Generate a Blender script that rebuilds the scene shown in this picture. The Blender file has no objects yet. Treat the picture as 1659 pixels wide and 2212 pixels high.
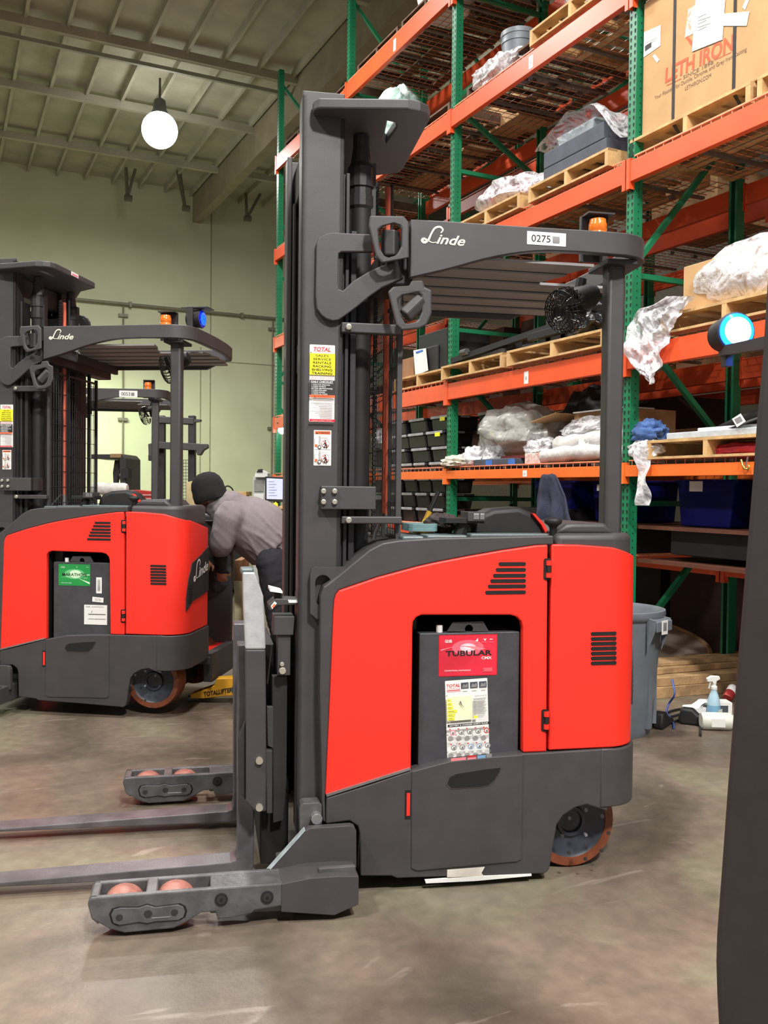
import bpy, bmesh, math, random
from mathutils import Vector, Matrix, noise
from mathutils.geometry import tessellate_polygon
PI = math.pi
rnd = random.Random(7)
S = bpy.context.scene
COL = S.collection
# ---------------------------------------------------------------- camera model
F, H = 1970.0, 1.42
YAW, PIT, ROLL = math.radians(26.0), math.radians(1.326), math.radians(.642)
CF = Vector((math.sin(YAW)*math.cos(PIT), math.cos(YAW)*math.cos(PIT), -math.sin(PIT)))
_r = Vector((math.cos(YAW), -math.sin(YAW), 0)); _u = _r.cross(CF)
CR = _r*math.cos(ROLL)+_u*math.sin(ROLL); CU = -_r*math.sin(ROLL)+_u*math.cos(ROLL)
CAM = Vector((0, 0, H))
def ray(px, py): return CR*((px-829.5)/F)-CU*((py-1106)/F)+CF
def on(px, py, p0, n):                       # point seen at a pixel, on the plane through p0 with normal n
    d = ray(px, py); n = Vector(n); return CAM+d*((Vector(p0)-CAM).dot(n)/d.dot(n))
def at(px, py, dist): return CAM+ray(px, py)*dist
def ground(px, py, z=0): return on(px, py, (0, 0, z), (0, 0, 1))
def RX(px, py, X): p = on(px, py, (X, 0, 0), (1, 0, 0)); return p.y, p.z      # rack planes
def WY(px, py, Y): p = on(px, py, (0, Y, 0), (0, 1, 0)); return p.x, p.z      # wall planes
TA = math.radians(15.03)
TXV = Vector((math.cos(TA), -math.sin(TA), 0)); TYV = Vector((math.sin(TA), math.cos(TA), 0))
TLOC = TXV*.4+TYV*3.13
def T(px, py, y=0):                          # point on a lengthwise plane of the front truck, in the truck's own x, z
    p = on(px, py, TLOC+TYV*y, TYV)-TLOC; return p.dot(TXV), p.z
def TP(pts, y=0): return [T(a, b, y) for a, b in pts]
# ---------------------------------------------------------------- materials
def lin(c):
    c = c/255; return c/12.92 if c <= .04045 else ((c+.055)/1.055)**2.4
def rgb(h): return (lin(h[0]), lin(h[1]), lin(h[2]), 1)
MATS = {}
def mat(name, c, rough=.5, metal=0, var=.12, scale=14, bump=.0, bscale=120, emit=0, alpha=1, spec=.5, trans=0, coat=0, c2=None):
    if name in MATS: return MATS[name]
    m = bpy.data.materials.new(name); m.use_nodes = True; nt = m.node_tree; N = nt.nodes; L = nt.links
    b = N['Principled BSDF']; b.inputs['Roughness'].default_value = rough; b.inputs['Metallic'].default_value = metal
    b.inputs['Specular IOR Level'].default_value = spec; b.inputs['Coat Weight'].default_value = coat
    tc = N.new('ShaderNodeTexCoord'); nz = N.new('ShaderNodeTexNoise'); nz.inputs['Scale'].default_value = scale; nz.inputs['Detail'].default_value = 6
    L.new(tc.outputs['Object'], nz.inputs['Vector'])
    mx = N.new('ShaderNodeMix'); mx.data_type = 'RGBA'
    a = rgb(c); d = rgb(c2) if c2 else tuple(x*(1-var) for x in a[:3])+(1,)
    e = a if c2 else tuple(min(1, x*(1+var)) for x in a[:3])+(1,)
    mx.inputs[6].default_value = d; mx.inputs[7].default_value = e
    mr = N.new('ShaderNodeMapRange'); mr.inputs[1].default_value = .35; mr.inputs[2].default_value = .65
    L.new(nz.outputs['Fac'], mr.inputs[0]); L.new(mr.outputs[0], mx.inputs[0]); L.new(mx.outputs[2], b.inputs['Base Color'])
    if bump:
        n2 = N.new('ShaderNodeTexNoise'); n2.inputs['Scale'].default_value = bscale; n2.inputs['Detail'].default_value = 5
        L.new(tc.outputs['Object'], n2.inputs['Vector'])
        bp = N.new('ShaderNodeBump'); bp.inputs['Strength'].default_value = bump; bp.inputs['Distance'].default_value = .02
        L.new(n2.outputs['Fac'], bp.inputs['Height']); L.new(bp.outputs[0], b.inputs['Normal'])
    if emit:
        L.new(mx.outputs[2], b.inputs['Emission Color']); b.inputs['Emission Strength'].default_value = emit
    b.inputs['Alpha'].default_value = alpha; b.inputs['Transmission Weight'].default_value = trans
    MATS[name] = m; return m
def film(name, c, a0, a1, scale, bump, rough=.12):       # clear crinkled plastic: alpha and whiteness vary with the folds
    m = mat(name, c, rough, 0, .05, scale, bump, scale*2.2, spec=.9)
    nt = m.node_tree; N = nt.nodes; L = nt.links; b = N['Principled BSDF']
    tc = next(n for n in N if n.type == 'TEX_COORD'); v = N.new('ShaderNodeTexNoise'); v.inputs['Scale'].default_value = scale*.7; v.inputs['Detail'].default_value = 9; v.inputs['Roughness'].default_value = .62
    v.inputs['Distortion'].default_value = 2.6
    L.new(tc.outputs['Object'], v.inputs['Vector'])
    ab = N.new('ShaderNodeMath'); ab.operation = 'SUBTRACT'; ab.inputs[1].default_value = .5; L.new(v.outputs['Fac'], ab.inputs[0]); a2 = N.new('ShaderNodeMath'); a2.operation = 'ABSOLUTE'; L.new(ab.outputs[0], a2.inputs[0])
    r = N.new('ShaderNodeMapRange'); r.inputs[1].default_value = .0; r.inputs[2].default_value = .14; r.inputs[3].default_value = a1; r.inputs[4].default_value = a0
    L.new(a2.outputs[0], r.inputs[0]); L.new(r.outputs[0], b.inputs['Alpha']); return m
RED = mat('red_paint', (243, 46, 32), .5, 0, .03, 3, .03, 900)
BLK = mat('charcoal_paint', (64, 61, 62), .5, 0, .08, 9, .10, 700)
DRK = mat('black_steel', (45, 43, 45), .48, 0, .12, 11, .06, 300)
VDK = mat('dark_recess', (14, 13, 14), .7)
RUB = mat('black_rubber', (27, 26, 27), .6, 0, .15)
STL = mat('bare_steel', (150, 150, 152), .38, .7, .15, 20, .04)
CHR = mat('zinc_bolt', (205, 200, 185), .3, .7, .1)
GRYM = mat('worn_grey_steel', (88, 87, 88), .38, .2, .25, 16, .08, 60)
TYR = mat('brown_polyurethane', (118, 60, 34), .55, 0, .2, 25, .08, 80)
LDW = mat('pink_brown_polyurethane', (150, 96, 84), .5, 0, .2, 40, .05)
HOSE = mat('orange_hose', (200, 92, 66), .5)
WHT = mat('white_vinyl', (232, 230, 226), .4, 0, .03)
CREAM = mat('cream_lettering', (238, 230, 205), .4, 0, .03)
INK = mat('black_ink', (24, 22, 24), .6)
INKG = mat('grey_ink', (128, 126, 126), .6)
REDV = mat('red_vinyl', (205, 30, 48), .35, 0, .08, 5)
PNK = mat('pale_red_vinyl', (240, 130, 140), .35, 0, .1)
REDI = mat('red_ink', (205, 34, 38), .5)
ORGI = mat('orange_vinyl', (232, 110, 60), .4)
YELV = mat('yellow_vinyl', (246, 236, 40), .4, 0, .02)
GRNV = mat('green_vinyl', (38, 148, 72), .35, 0, .12, 6)
GRNL = mat('pale_green_vinyl', (205, 240, 200), .35)
BLUV = mat('blue_ink', (110, 150, 185), .5)
AMB = mat('amber_lens', (222, 112, 40), .15, 0, .25, 60, 0, emit=.12)
TEAL = mat('deck_plastic', (84, 96, 98), .38, 0, .1, 20, .06, 300)
RKG = mat('green_rack_paint', (24, 116, 76), .42, 0, .1, 4, .03)
RKO1 = mat('light_orange_rack_paint', (240, 112, 42), .42, 0, .06, 3, .03)
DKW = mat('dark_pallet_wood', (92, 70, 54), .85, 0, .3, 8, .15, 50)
RKO = mat('orange_rack_paint', (228, 84, 40), .42, 0, .08, 3, .03)
WIRE = mat('galvanised_wire', (128, 122, 116), .4, .5)
WIREO = mat('orange_wire', (236, 142, 104), .45)
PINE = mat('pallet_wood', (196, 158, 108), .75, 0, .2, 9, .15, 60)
OLDW = mat('old_wood', (172, 138, 98), .8, 0, .3, 8, .2, 50)
CARD = mat('cardboard', (184, 145, 100), .8, 0, .07, 5, .03)
CARDD = mat('brown_cardboard', (150, 108, 74), .8, 0, .12, 5, .03)
TAPE = mat('clear_tape', (205, 180, 140), .3)
PLB = mat('black_tote_plastic', (34, 33, 35), .4, 0, .15)
PLR = mat('grey_tote_rim', (150, 150, 154), .35, 0, .2, 30)
GRYP = mat('grey_plastic', (106, 112, 120), .45, 0, .1, 6, .04)
BLUP = mat('blue_bin_plastic', (10, 12, 84), .55, 0, .15, spec=.15)
NAVY = mat('navy_cloth', (44, 46, 66), .9, 0, .2, 20, .2, 90)
SLATE = mat('slate_board', (68, 72, 84), .7, 0, .15, 9)
FILM = film('clear_wrap', (240, 240, 244), .12, .8, 6, .8)
FILMD = film('crinkled_wrap', (244, 242, 246), .28, .95, 6, .9, .1)
BAG = film('clear_bag', (200, 198, 192), .42, .75, 3.5, .6, .2)
# ---------------------------------------------------------------- mesh builder
def rot(ax, deg): return Matrix.Rotation(math.radians(deg), 4, ax)
def frame(o, u, v, n):                       # local x,y,z -> world along u,v,n
    u, v, n, o = Vector(u), Vector(v), Vector(n), Vector(o)
    return Matrix(((u.x, v.x, n.x, o.x), (u.y, v.y, n.y, o.y), (u.z, v.z, n.z, o.z), (0, 0, 0, 1)))
class MB:
    def __init__(s): s.v, s.f, s.m, s.ms = [], [], [], []
    def mi(s, m):
        if m not in s.ms: s.ms.append(m)
        return s.ms.index(m)
    def add(s, vs, fs, m, M=None):
        o = len(s.v); k = s.mi(m)
        s.v += [(M @ Vector(p)) if M else Vector(p) for p in vs]
        s.f += [tuple(i+o for i in f) for f in fs]; s.m += [k]*len(fs); return s
    def box(s, lo, hi, m, M=None):
        x, y, z = lo; X, Y, Z = hi
        return s.add([(x,y,z),(X,y,z),(X,Y,z),(x,Y,z),(x,y,Z),(X,y,Z),(X,Y,Z),(x,Y,Z)], [(3,2,1,0),(4,5,6,7),(0,1,5,4),(1,2,6,5),(2,3,7,6),(3,0,4,7)], m, M)
    def bar(s, a, b, w, h, m, up=(0, 0, 1)):          # square bar from a to b
        a, b = Vector(a), Vector(b); d = b-a; L = d.length; d.normalize(); up = Vector(up)
        if abs(d.dot(up)) > .98: up = Vector((1, 0, 0))
        x = d.cross(up).normalized(); y = x.cross(d)
        return s.box((-w/2, -h/2, 0), (w/2, h/2, L), m, frame(a, x, y, d))
    def prism(s, poly, d0, d1, m, M=None, holes=(), ax='y'):   # poly in (x,z), pushed along y from d0 to d1
        P = (lambda a, b, d: (a, d, b)) if ax == 'y' else ((lambda a, b, d: (d, a, b)) if ax == 'x' else (lambda a, b, d: (a, b, d)))
        loops = [list(poly)]+[list(h) for h in holes]; flat = [p for l in loops for p in l]; n = len(flat)
        vs = [P(a, b, d0) for a, b in flat]+[P(a, b, d1) for a, b in flat]; fs = []
        if len(loops) == 1: fs += [tuple(range(n)), tuple(range(2*n-1, n-1, -1))]
        else:
            for t in tessellate_polygon([[Vector((a, b, 0)) for a, b in l] for l in loops]): fs += [tuple(t), tuple(i+n for i in reversed(t))]
        o = 0
        for l in loops:
            k = len(l)
            for i in range(k): fs.append((o+i, o+(i+1) % k, n+o+(i+1) % k, n+o+i))
            o += k
        return s.add(vs, fs, m, M)
    def tube(s, pts, r, m, n=8, caps=True, M=None):
        pts = [Vector(p) for p in pts]; rs = r if isinstance(r, (list, tuple)) else [r]*len(pts)
        vs, fs = [], []; x = None
        for i, p in enumerate(pts):
            d = (pts[min(i+1, len(pts)-1)]-pts[max(i-1, 0)]).normalized()
            if x is None: x = d.orthogonal().normalized()
            x = (x-d*x.dot(d)).normalized(); y = d.cross(x)
            for k in range(n):
                a = 2*PI*k/n; vs.append(p+(x*math.cos(a)+y*math.sin(a))*rs[i])
        for i in range(len(pts)-1):
            for k in range(n): fs.append((i*n+k, i*n+(k+1) % n, (i+1)*n+(k+1) % n, (i+1)*n+k))
        if caps: fs += [tuple(range(n-1, -1, -1)), tuple(range((len(pts)-1)*n, len(pts)*n))]
        return s.add(vs, fs, m, M)
    def lathe(s, prof, m, n=24, M=None, sx=1, sy=1, cap=True):   # (r,z) about z
        vs, fs = [], []
        for r, z in prof:
            for k in range(n): a = 2*PI*k/n; vs.append((r*math.cos(a)*sx, r*math.sin(a)*sy, z))
        for i in range(len(prof)-1):
            for k in range(n): fs.append((i*n+k, i*n+(k+1) % n, (i+1)*n+(k+1) % n, (i+1)*n+k))
        if cap and prof[0][0] > 1e-4: fs.append(tuple(range(n-1, -1, -1)))
        if cap and prof[-1][0] > 1e-4: fs.append(tuple(range((len(prof)-1)*n, len(prof)*n)))
        return s.add(vs, fs, m, M)
    def grid(s, nu, nv, fn, m, closed_u=False):
        vs = [fn(i/(nu if closed_u else nu-1), j/(nv-1)) for j in range(nv) for i in range(nu)]; fs = []
        for j in range(nv-1):
            for i in range(nu if closed_u else nu-1): fs.append((j*nu+i, j*nu+(i+1) % nu, (j+1)*nu+(i+1) % nu, (j+1)*nu+i))
        return s.add(vs, fs, m)
    def wall(s, path, zlo, zhi, th, m, inward=None):   # upright strip along a plan path with thickness; zlo/zhi numbers or lists
        n = len(path); zl = zlo if isinstance(zlo, list) else [zlo]*n; zh = zhi if isinstance(zhi, list) else [zhi]*n
        P = [Vector(p) for p in path]; Nn = []
        for i in range(n):
            d = (P[min(i+1, n-1)]-P[max(i-1, 0)]).normalized(); Nn.append(Vector((-d.y, d.x)))
        Q = [p+q*th for p, q in zip(P, Nn)]; vs = []
        for i in range(n): vs += [(P[i].x, P[i].y, zl[i]), (P[i].x, P[i].y, zh[i]), (Q[i].x, Q[i].y, zh[i]), (Q[i].x, Q[i].y, zl[i])]
        fs = []
        for i in range(n-1):
            for k in range(4): fs.append((i*4+k, i*4+(k+1) % 4, (i+1)*4+(k+1) % 4, (i+1)*4+k))
        fs += [(3, 2, 1, 0), tuple(range(4*n-4, 4*n))]
        return s.add(vs, fs, m)
    def text(s, body, M, h, m, align='CENTER', width=None, shear=0, bold=0):   # M: x along the line, y up, z out of the face
        c = bpy.data.curves.new('t', 'FONT'); c.body = body; c.align_x = 'LEFT'; c.size = 1; c.shear = shear; c.offset = bold; c.resolution_u = 3
        o = bpy.data.objects.new('t', c); me = o.to_mesh()
        if not me.vertices: bpy.data.objects.remove(o); return s
        xs = [v.co.x for v in me.vertices]; a, b = min(xs), max(xs)
        k = h/.72; kx = (width/(b-a)) if width else k
        off = {'CENTER': -(a+b)/2, 'LEFT': -a, 'RIGHT': -b}[align]
        s.add([((v.co.x+off)*kx, v.co.y*k, 0) for v in me.vertices], [tuple(p.vertices) for p in me.polygons], m, M)
        o.to_mesh_clear(); bpy.data.objects.remove(o); bpy.data.curves.remove(c); return s
    def ribbon(s, pts, ws, m, M):                       # flat pen stroke in the x,y plane
        P = [Vector((a, b)) for a, b in pts]; n = len(P); vs = []
        for i in range(n):
            d = (P[min(i+1, n-1)]-P[max(i-1, 0)]).normalized(); q = Vector((-d.y, d.x))*ws[i]/2
            vs += [(P[i].x+q.x, P[i].y+q.y, 0), (P[i].x-q.x, P[i].y-q.y, 0)]
        return s.add(vs, [(2*i, 2*i+1, 2*i+3, 2*i+2) for i in range(n-1)], m, M)
    def build(s, name, parent=None, bevel=0, smooth=0, seg=2, recalc=True):
        me = bpy.data.meshes.new(name); me.from_pydata([tuple(v) for v in s.v], [], s.f)
        for m in s.ms: me.materials.append(m)
        me.polygons.foreach_set('material_index', s.m)
        if recalc:
            bm = bmesh.new(); bm.from_mesh(me); bmesh.ops.recalc_face_normals(bm, faces=bm.faces); bm.to_mesh(me); bm.free()
        if smooth:
            me.polygons.foreach_set('use_smooth', [True]*len(me.polygons)); me.set_sharp_from_angle(angle=math.radians(smooth))
        me.update(); o = bpy.data.objects.new(name, me); COL.objects.link(o)
        if parent: o.parent = parent
        if bevel:
            b = o.modifiers.new('b', 'BEVEL'); b.width = bevel; b.segments = seg; b.limit_method = 'ANGLE'; b.angle_limit = math.radians(38)
        return o
def tag(o, label, cat, group=None, kind=None):
    o['label'] = label; o['category'] = cat
    if group: o['group'] = group
    if kind: o['kind'] = kind
    return o
def thing(name, label, cat, loc=(0, 0, 0), rz=0, group=None):
    o = bpy.data.objects.new(name, None); o.empty_display_size = .1; COL.objects.link(o); o.location = loc; o.rotation_euler = (0, 0, rz)
    return tag(o, label, cat, group)
def struct(mb, name, **k):
    o = mb.build(name, **k); o['kind'] = 'structure'; return o
def dup(o, label=None, loc=None, rz=None, parent=None, group=None):
    c = o.copy(); COL.objects.link(c)
    if parent: c.parent = parent
    if label: c['label'] = label
    if group: c['group'] = group
    if loc is not None: c.location = loc
    if rz is not None: c.rotation_euler = (0, 0, rz)
    for ch in list(o.children): dup(ch, parent=c)
    return c
def arc(cx, cz, r, a0, a1, n=6, rz=None):
    return [(cx+r*math.cos(math.radians(a0+(a1-a0)*i/n)), cz+(rz or r)*math.sin(math.radians(a0+(a1-a0)*i/n))) for i in range(n+1)]
def rrect(x0, z0, x1, z1, r, n=4):
    return arc(x1-r, z1-r, r, 0, 90, n)+arc(x0+r, z1-r, r, 90, 180, n)+arc(x0+r, z0+r, r, 180, 270, n)+arc(x1-r, z0+r, r, 270, 360, n)
def smoothpts(pts, k=4):                      # Catmull-Rom through the points
    P = [Vector(p) for p in pts]; out = []
    for i in range(len(P)-1):
        a, b, c, d = P[max(i-1, 0)], P[i], P[i+1], P[min(i+2, len(P)-1)]
        for j in range(k):
            t = j/k; out.append(.5*((2*b)+(c-a)*t+(2*a-5*b+4*c-d)*t*t+(3*b-a-3*c+d)*t**3))
    return out+[P[-1]]
def crumple(mb, c, r, m, amp=.25, fs=3, seed=0, nu=40, nv=24, flat=None):     # crumpled sheet/bag blob
    c = Vector(c)
    def fn(u, v):
        a = 2*PI*u; b = PI*(v-.5); d = Vector((math.cos(a)*math.cos(b), math.sin(a)*math.cos(b), math.sin(b)))
        k = 1+amp*(noise.noise(d*fs+Vector((seed, 0, 0)))+.5*noise.noise(d*fs*2.3+Vector((0, seed, 0)))+.3*abs(noise.noise(d*fs*5+Vector((0, 0, seed)))))
        p = Vector((d.x*r[0], d.y*r[1], d.z*r[2]))*k
        if flat is not None and p.z < flat: p.z = flat+(p.z-flat)*.05
        return c+p
    return mb.grid(nu, nv, fn, m, True)
def script_logo(mb, M, w, m):                 # swash capital L, then slanted lower case letters
    k = w/3.0; q = lambda L: smoothpts([(a*k, b*k) for a, b in L], 5)
    P = q([(1.28, .72), (1.42, .95), (1.2, 1.12), (.86, 1.0), (.62, .6), (.45, .2), (.2, .0), (.02, .1), (.14, .24), (.42, .14), (.72, .03), (1.0, .08)])
    n = len(P); ws = [k*(.07+.09*math.sin(PI*min(1, max(0, (i-4)/(n-8)*1.0)))+.03*math.sin(4*PI*i/n)) for i in range(n)]
    mb.ribbon([(p.x, p.y) for p in P], ws, m, M)
    mb.text('inde', M @ Matrix.Translation((1.0*k, .0*k, 0)), .66*k, m, 'LEFT', 2.0*k, .35, .016)
    return mb
nrm = CF.copy(); nrm.z = 0; nrm.normalize()
# ================================================================ the man leaning into the left truck
def person():
    q = lambda px, py, d: at(px, py, d+.14)
    m = MB(); mm = RUB
    hip = q(602, 1190, 6.35); hl, hr = q(588, 1215, 6.2), q(606, 1212, 6.52)
    ch = q(522, 1128, 6.3); sp = q(562, 1146, 6.33); nk = q(487, 1090, 6.3); hd = q(450, 1068, 6.28)
    segs = [([hip, sp, ch], [.165, .195, .185]), ([ch, q(500, 1105, 6.3), nk], [.185, .15, .075]), ([nk, q(468, 1084, 6.28)], [.075, .06])]
    sl, sr = q(494, 1118, 6.12), q(508, 1098, 6.48)
    el, hl_ = q(476, 1182, 6.1), q(478, 1228, 6.22); er, hr_ = q(470, 1165, 6.5), q(452, 1205, 6.4)
    arms = [([sl, sl.lerp(el, .5), el], [.082, .066, .056]), ([el, el.lerp(hl_, .6), hl_], [.055, .045, .036]), ([sr, sr.lerp(er, .5), er], [.08, .064, .05]), ([er, hr_], [.05, .034])]
    kl, kr = q(598, 1345, 6.1), q(622, 1345, 6.5); fl, f_r = q(622, 1500, 6.2), q(646, 1492, 6.6)
    fl.z = .06; f_r.z = .06; fwd = -CR
    legs = [([hl, hl.lerp(kl, .5), kl], [.115, .09, .068]), ([kl, kl.lerp(fl, .4), fl], [.066, .06, .045]), ([hr, hr.lerp(kr, .5), kr], [.115, .09, .068]), ([kr, kr.lerp(f_r, .4), f_r], [.066, .06, .045])]
    feet = [([fl+Vector((0, 0, -.01)), fl+fwd*.1+Vector((0, 0, -.02)), fl+fwd*.2+Vector((0, 0, -.025))], [.05, .045, .03]), ([f_r+Vector((0, 0, -.01)), f_r+fwd*.1+Vector((0, 0, -.02)), f_r+fwd*.2+Vector((0, 0, -.025))], [.05, .045, .03])]
    for P, r in segs+arms+legs+feet:
        m.tube(smoothpts(P, 4) if len(P) > 2 else P, (lambda n, r: [r[0]+(r[-1]-r[0])*i/n if len(r) < 3 else (r[0]+(r[1]-r[0])*min(1, 2*i/n) if i*2 <= n else r[1]+(r[2]-r[1])*(2*i/n-1)) for i in range(n+1)])(len(smoothpts(P, 4))-1 if len(P) > 2 else 1, r), mm, 16)
        for p_, rr in zip(P, r): m.lathe([(rr*math.sin(PI*k/10), -rr*math.cos(PI*k/10)) for k in range(1, 10)], mm, 16, Matrix.Translation(p_))
    # head: face turned left, down and away
    f = (-CR*.80-Vector((0, 0, 1))*.5+CF*.25).normalized(); up = (Vector((0, 0, 1))*.85-CR*.5); up = (up-f*up.dot(f)).normalized(); sd = f.cross(up)
    HM = frame(hd, f, sd, up)
    m.lathe([(.095*math.sin(PI*k/12), -.125*math.cos(PI*k/12)) for k in range(1, 12)], mm, 20, HM, 1.08, .84)
    m.lathe([(.07*math.sin(PI*k/10), -.075*math.cos(PI*k/10)) for k in range(1, 10)], mm, 16, HM @ Matrix.Translation((.035, 0, -.075)), .9, .8)      # jaw
    m.tube([(.1, 0, .0), (.125, 0, -.028), (.105, 0, -.04)], [.01, .017, .012], mm, 10, True, HM)                       # nose
    for s in (-1, 1): m.lathe([(.032*math.sin(PI*k/8), -.036*math.cos(PI*k/8)) for k in range(1, 8)], mm, 12, HM @ Matrix.Translation((-.005, s*.083, -.02)) @ rot('Z', s*20), .55, .35)
    # hands: palm, four fingers, thumb
    for h, e, s in ((hl_, el, 1), (hr_, er, -1)):
        dv = (h-e).normalized(); a = dv.cross(CF).normalized(); b = dv.cross(a)
        PM = frame(h, a, b, dv); m.tube([(0, 0, -.01), (0, 0, .05), (0, 0, .09)], [.03, .04, .034], mm, 12, True, PM @ Matrix.Diagonal((1, .55, 1, 1)))
        for k in range(4): x = -.03+.02*k; Lf = (.06, .072, .068, .05)[k]; m.tube([(x, 0, .08), (x*1.1, -.008, .08+Lf*.6), (x*1.1, -.03, .08+Lf)], [.0105, .0095, .008], mm, 8, True, PM)
        m.tube([(.03, 0, .02), (.055, -.012, .055), (.055, -.025, .085)], [.014, .012, .009], mm, 8, True, PM)
    o = m.build('p'); md = o.modifiers.new('r', 'REMESH'); md.mode = 'VOXEL'; md.voxel_size = .008; sm = o.modifiers.new('s', 'SMOOTH'); sm.iterations = 8; sm.factor = .5
    dg = bpy.context.evaluated_depsgraph_get(); me = bpy.data.meshes.new_from_object(o.evaluated_get(dg)); bpy.data.objects.remove(o)
    me.materials.clear()
    for c in (mat('shirt_grey', (124, 115, 117), .9, 0, .06, 40, .15, 300), mat('black_trousers', (26, 25, 31), .85, 0, .2, 30, .2, 200), mat('skin', (178, 124, 100), .55, 0, .08, 30, .05), mat('black_sleeve', (30, 28, 30), .85, 0, .2), RUB, mat('beard_skin', (104, 72, 60), .7, 0, .2, 60, .1)): me.materials.append(c)
    def dseg(p, a, b): t_ = max(0, min(1, (p-a).dot(b-a)/(b-a).length_squared)); return (p-a-(b-a)*t_).length
    def zone(P, R, k): return [(P[i], P[i+1], R[min(i, len(R)-1)], k) for i in range(len(P)-1)]
    Z = []
    for P, r in segs[:2]: Z += zone(P, r, 0)
    Z += [(nk, hd, .06, 2), (hd, hd+f*.03, .11, 2)]
    Z += zone(*arms[0], 0)+zone(*arms[1], 3)+zone(*arms[2], 0)+zone(*arms[3], 3)+[(hl_, hl_+(hl_-el).normalized()*.12, .03, 2), (hr_, hr_+(hr_-er).normalized()*.12, .03, 2)]
    for P, r in legs: Z += zone(P, r, 1)
    for P, r in feet: Z += zone(P, r, 4)
    Z += [(hip+CR*.02, hip.lerp(sp, .12), .14, 1)]
    ih = HM.inverted()
    NV = [v.normal.copy() for v in me.vertices]
    for v in me.vertices:                       # cloth folds on the shirt and trousers
        p = v.co.copy(); k = min(Z, key=lambda s_: dseg(p, s_[0], s_[1])-s_[2])[3]
        if k in (0, 1): w = (p-hip).dot(CR); a1 = (p-hip).dot(CR); b1 = p.z; v.co = p+NV[v.index]*(.012*abs(noise.noise(Vector((a1*5+b1*3, p.y*3, b1*16-a1*9))))+.006*noise.noise(Vector((a1*22+b1*8, p.y*6, b1*5)))-.003)
    for pl in me.polygons:
        p = pl.center; k = min(Z, key=lambda s_: dseg(p, s_[0], s_[1])-s_[2])[3]
        if k == 2:
            q_ = ih @ p
            if q_.length < .2 and q_.z < -.05 and q_.x > .0: k = 5
        pl.material_index = k; pl.use_smooth = True
    o = bpy.data.objects.new('person', me); COL.objects.link(o); tag(o, 'person in a black beanie, grey shirt and dark trousers bending into the left truck', 'person')
    m = MB(); bm_ = mat('beanie_knit', (26, 22, 24), .95, 0, .2, 90, .4, 300)
    m.lathe([(.108, -.045), (.117, -.04), (.117, .01), (.112, .03), (.112, .06), (.1, .1), (.075, .132), (.04, .15), (.0, .155)], bm_, 28, HM @ Matrix.Translation((-.012, 0, .0)) @ rot('Y', -16), 1.05, .92)
    c = m.build('beanie', o, 0, 60)
    m = MB()
    for s in (-1, 1): m.lathe([(.012*math.sin(PI*k/6), -.008*math.cos(PI*k/6)) for k in range(1, 6)], WHT, 10, HM @ Matrix.Translation((.089, s*.034, -.005))); m.lathe([(.006*math.sin(PI*k/6), -.006*math.cos(PI*k/6)) for k in range(1, 6)], INK, 8, HM @ Matrix.Translation((.098, s*.034, -.005))); m.bar(HM @ Vector((.096, s*.02, .014)), HM @ Vector((.09, s*.055, .012)), .008, .006, INK)
    m.build('eyes', o)
    m = MB(); m.tube([HM @ Vector((.093, -.025, -.082)), HM @ Vector((.1, 0, -.08)), HM @ Vector((.093, .025, -.082))], .006, mat('lips', (140, 84, 76), .5), 6); m.build('mouth', o)
    m = MB()
    def limb(P, r):
        m.tube(smoothpts(P, 4), [r[0]+(r[-1]-r[0])*k/((len(P)-1)*4) if len(r) == 2 else r[0]+((r[1]-r[0])*min(1, k*2/((len(P)-1)*4)) if k*2 <= (len(P)-1)*4 else (r[1]-r[0])+(r[2]-r[1])*(k*2/((len(P)-1)*4)-1)) for k in range((len(P)-1)*4+1)], RUB, 20)
        for p_, rr in zip((P[0], P[-1]), (r[0], r[-1])): m.lathe([(rr*math.sin(PI*k/10), -rr*math.cos(PI*k/10)) for k in range(1, 10)], RUB, 16, Matrix.Translation(p_)) if rr < .12 else None
    hem = hip.lerp(sp, .16)
    limb([hem, sp, ch], [.2, .22, .205]); limb([ch, q(500, 1105, 6.3), nk.lerp(hd, .05)], [.205, .17, .088]); limb([sl, q(501, 1106, 6.3), sr], [.098, .125, .098])
    limb([ch.lerp(sl, .3), sl, sl.lerp(el, .45), sl.lerp(el, .92)], [.13, .1, .092]); limb([ch.lerp(sr, .3), sr, sr.lerp(er, .45), sr.lerp(er, .92)], [.13, .1, .092])
    s_ = m.build('s'); md = s_.modifiers.new('r', 'REMESH'); md.mode = 'VOXEL'; md.voxel_size = .011; sm = s_.modifiers.new('s', 'SMOOTH'); sm.iterations = 22; sm.factor = .5
    dg = bpy.context.evaluated_depsgraph_get(); me = bpy.data.meshes.new_from_object(s_.evaluated_get(dg)); bpy.data.objects.remove(s_); me.materials.clear(); me.materials.append(mat('shirt_grey', (124, 115, 117)))
    NV = [v.normal.copy() for v in me.vertices]; dr = (hip-nk).normalized()
    for v in me.vertices:
        p_ = v.co.copy(); s1 = (p_-nk).dot(dr); s2 = (p_-nk).dot(CU); s3 = (p_-nk).dot(CF); w = s1*9+s2*14
        n1 = 1-abs(noise.noise(Vector((w, s1*1.5-s2*1.2, s3*4)))*2.2); n2 = 1-abs(noise.noise(Vector((w*1.9+4, s1*3, s3*6+7)))*2.2); g = min(1, max(.25, s1*2.2))
        v.co = p_+NV[v.index]*(g*(.016*max(0, n1)**3+.007*max(0, n2)**3)-.006)
    for pl in me.polygons: pl.use_smooth = True
    sh = bpy.data.objects.new('shirt', me); COL.objects.link(sh); sh.parent = o
    m = MB(); ax = (hd-nk).normalized(); x_ = ax.orthogonal().normalized(); y_ = ax.cross(x_); c0 = nk.lerp(hd, .16)
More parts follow.
